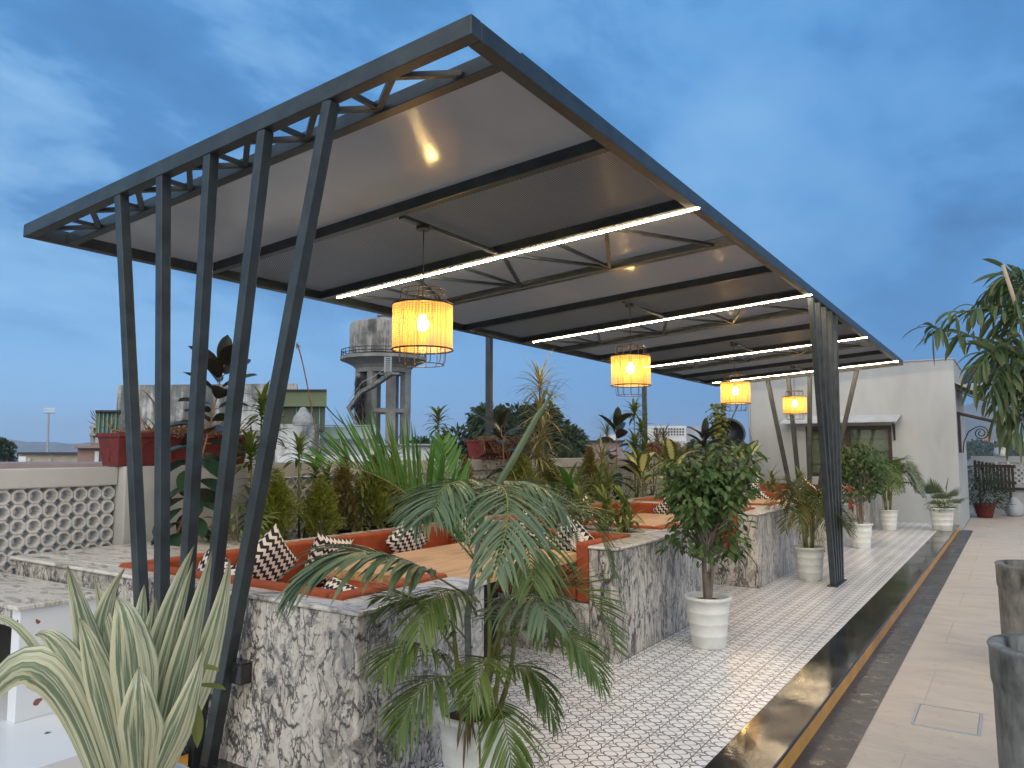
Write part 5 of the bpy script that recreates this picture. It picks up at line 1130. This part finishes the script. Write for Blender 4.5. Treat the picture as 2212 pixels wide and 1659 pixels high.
    for i, (px, pb, h, lab) in enumerate(((262, 945, 52, 'leafless tree above the stained annex'), (222, 925, 40, 'leafless tree behind the unfinished block'))):
        c = far(px, pb, 70); t = thing('bare_tree', lab, 'tree', (c[0], c[1], -12)); m = MB(); m.tube([(c[0], c[1], -12), tuple(c)], [.25, .15], 6)
        for k in range(22):
            dx, e = random.uniform(-34, 34), random.uniform(.3, 1); a = far(px+dx*.3, pb-h*e*.4, 70); b_ = far(px+dx*.8, pb-h*e*.75, 70+random.uniform(-1, 1)); d = far(px+dx, pb-h*e, 70+random.uniform(-1.5, 1.5)); m.tube([tuple(c), tuple(a), tuple(b_), tuple(d)], [.07, .05, .035, .02], 4, cap=False)
        m.build('branches', 'bark', t)
    bld('pink_block', 'pale pink flat building right of the broad dark tree', 'building', [('wall', (1262, 1345, 953, 95, 12), 'plum_wall'), ('roof', (1258, 1350, 951, 94.5, 13, dict(pb=954)), 'window_wood')])
    bld('pale_tower', 'small pale tower block behind the pink flat building', 'building', [('wall', (1303, 1330, 938, 210, 12), 'far_white'), ('roof_room', (1304, 1312, 932, 212, 6, dict(pb=938)), 'far_grey')])
    w = bld('white_office', 'far white office block with rows of small square windows', 'building', [('wall', (1392, 1482, 920, 220, 22), 'far_white'), ('side_wing', (1482, 1520, 921, 224, 16), 'far_grey')])
    for r in range(3):
        for k in range(11): m = MB(); bbox(m, 1412+k*6.2, 1415.4+k*6.2, 925+r*6, 219.7, .5, pb=928.6+r*6); m.build('window', 'corrugated', w)
    bld('pale_terrace', 'low white terrace wall seen between the plants right of the palm frond', 'building', [('wall', (795, 985, 962, 55, 8), 'far_white'), ('roof', (790, 990, 959, 54.6, 8.6, dict(pb=962)), 'far_grey')])
    # far town on the right and belt of trees
    random.seed(3)
    for k in range(16):
        px = 2085+random.uniform(0, 150); py = 932+random.uniform(0, 24); w_ = random.uniform(5, 15); d = random.uniform(420, 700)
        b = far(px, py, d); t = thing('distant_house', 'tiny pale house in the hazy town below the right hill', 'house', (b[0], b[1], -12), 'houses of the far town'); m = MB(); bbox(m, px, px+w_, py, d, 12); m.build('wall', ['far_white', 'beige_wall', 'pink_wall', 'far_grey'][k % 4], t); m = MB(); bbox(m, px-.4, px+w_+.4, py-.6, d-.5, 13, pb=py); m.build('roof', 'far_grey', t)
    m = MB(); random.seed(6)
    for k in range(9000):
        px = random.uniform(2060, 2420); d = random.uniform(300, 600); py = random.uniform(953, 990)-3*math.sin(px*.09); m.blade(far(px, py, d), (random.uniform(-1, 1), random.uniform(-1, 1), random.uniform(-.5, .8)), random.uniform(1.2, 2.4), random.uniform(1., 1.8), .6, 2, ELL)
    o = m.build('far_woodland', 'tree_leaf', None); tag(o, 'belt of hazy green trees in front of the far town', 'woodland', kind='stuff')
    # hills
    def hill(px0, px1, prof, dep, wid):
        m = MB(); n = 60; rows = 8; vs = []; fs = []
        for i in range(n+1):
            px = px0+(px1-px0)*i/n; h = prof(i/n)
            for j in range(rows+1):
                t = j/rows; d = dep+wid*t; b = far(px, 975, dep); dr = (b-CAM)/dep; zt = (975-h)*dep/FPX
                z = -14+(zt+14)*math.sin(t*math.pi/2)*(1+.06*math.sin(i*.9+j)+.03*math.sin(i*2.3+j*1.7))
                q = CAM+dr*d; vs.append((q[0], q[1], z if j else -14))
        for i in range(n):
            for j in range(rows): a = i*(rows+1)+j; fs.append((a, a+rows+1, a+rows+2, a+1))
        m.add(vs, fs); struct('hills', m, 'hillside', smooth=True)
    hill(-600, 260, lambda t: 962-22*math.sin(t*2.4+.4)+3*math.sin(t*17), 2300, 700)
    hill(1750, 2900, lambda t: 968-255*math.sin(min(1, t*1.5)*math.pi/2)**1.5+5*math.sin(t*23), 1500, 500)
    o = MB().tube(bez([far(703, 876, 31), far(735, 915, 42), far(775, 940, 55)], 10), .03, 5).build('overhead_cable', 'black_iron', None); tag(o, 'thin cable slung from the olive cabin towards the water tower', 'cable')
    o = MB().tube(bez([(-1.05, 20.0, 3.0), (-.3, 20.6, 2.45), (1.3, 22.6, 2.75)], 12), .012, 5).build('overhead_cable', 'black_iron', None); tag(o, 'black cable sagging from the white house corner behind the right hand palm', 'cable')
    # birds
    m = MB(); m.add([(0, 0, 0), (.05, .12, 0), (0, .3, -.03), (-.05, .12, 0), (.45, .2, .14), (-.45, .2, .14), (.06, .22, 0), (-.06, .22, 0), (0, .12, .05), (0, .12, -.06)], [(0, 1, 8), (0, 8, 3), (1, 6, 8), (3, 8, 7), (6, 2, 8), (7, 8, 2), (0, 9, 1), (0, 3, 9), (1, 9, 6), (3, 7, 9), (6, 9, 2), (7, 2, 9), (1, 4, 6), (3, 7, 5)])
    o = m.build('bird', 'bird_black', None); k = 0
    for px, py in ((990, 235), (1030, 233), (1008, 262), (985, 295), (972, 320), (1220, 270), (1237, 277), (1250, 262), (1258, 314)):
        q = o if k == 0 else o.copy()
        if k: col.objects.link(q)
        k += 1; q.location = tuple(far(px/3, 658.3+py/3, 150)); q.rotation_euler = (.2, .3*k, k*1.3); q.scale = (.55,)*3
        tag(q, 'tiny dark bird flying in the sky between the fan posts', 'bird', 'birds in the sky between the fan posts')
city()
def haze():
    m, nt, p, o = newmat('haze_air'); nt.nodes.remove(p); v = nd(nt, 'ShaderNodeVolumePrincipled', {'Color': (.72, .83, 1., 1), 'Density': .0003, 'Anisotropy': .1}); nt.links.new(v.outputs[0], o.inputs['Volume']); MAT['haze_air'] = m
    o = MB().box(-3400, 3400, -3400, 3400, -15.5, 120).build('haze', 'haze_air', None); tag(o, 'thin blue evening haze filling the air', 'haze', kind='stuff')
haze()
#@@END
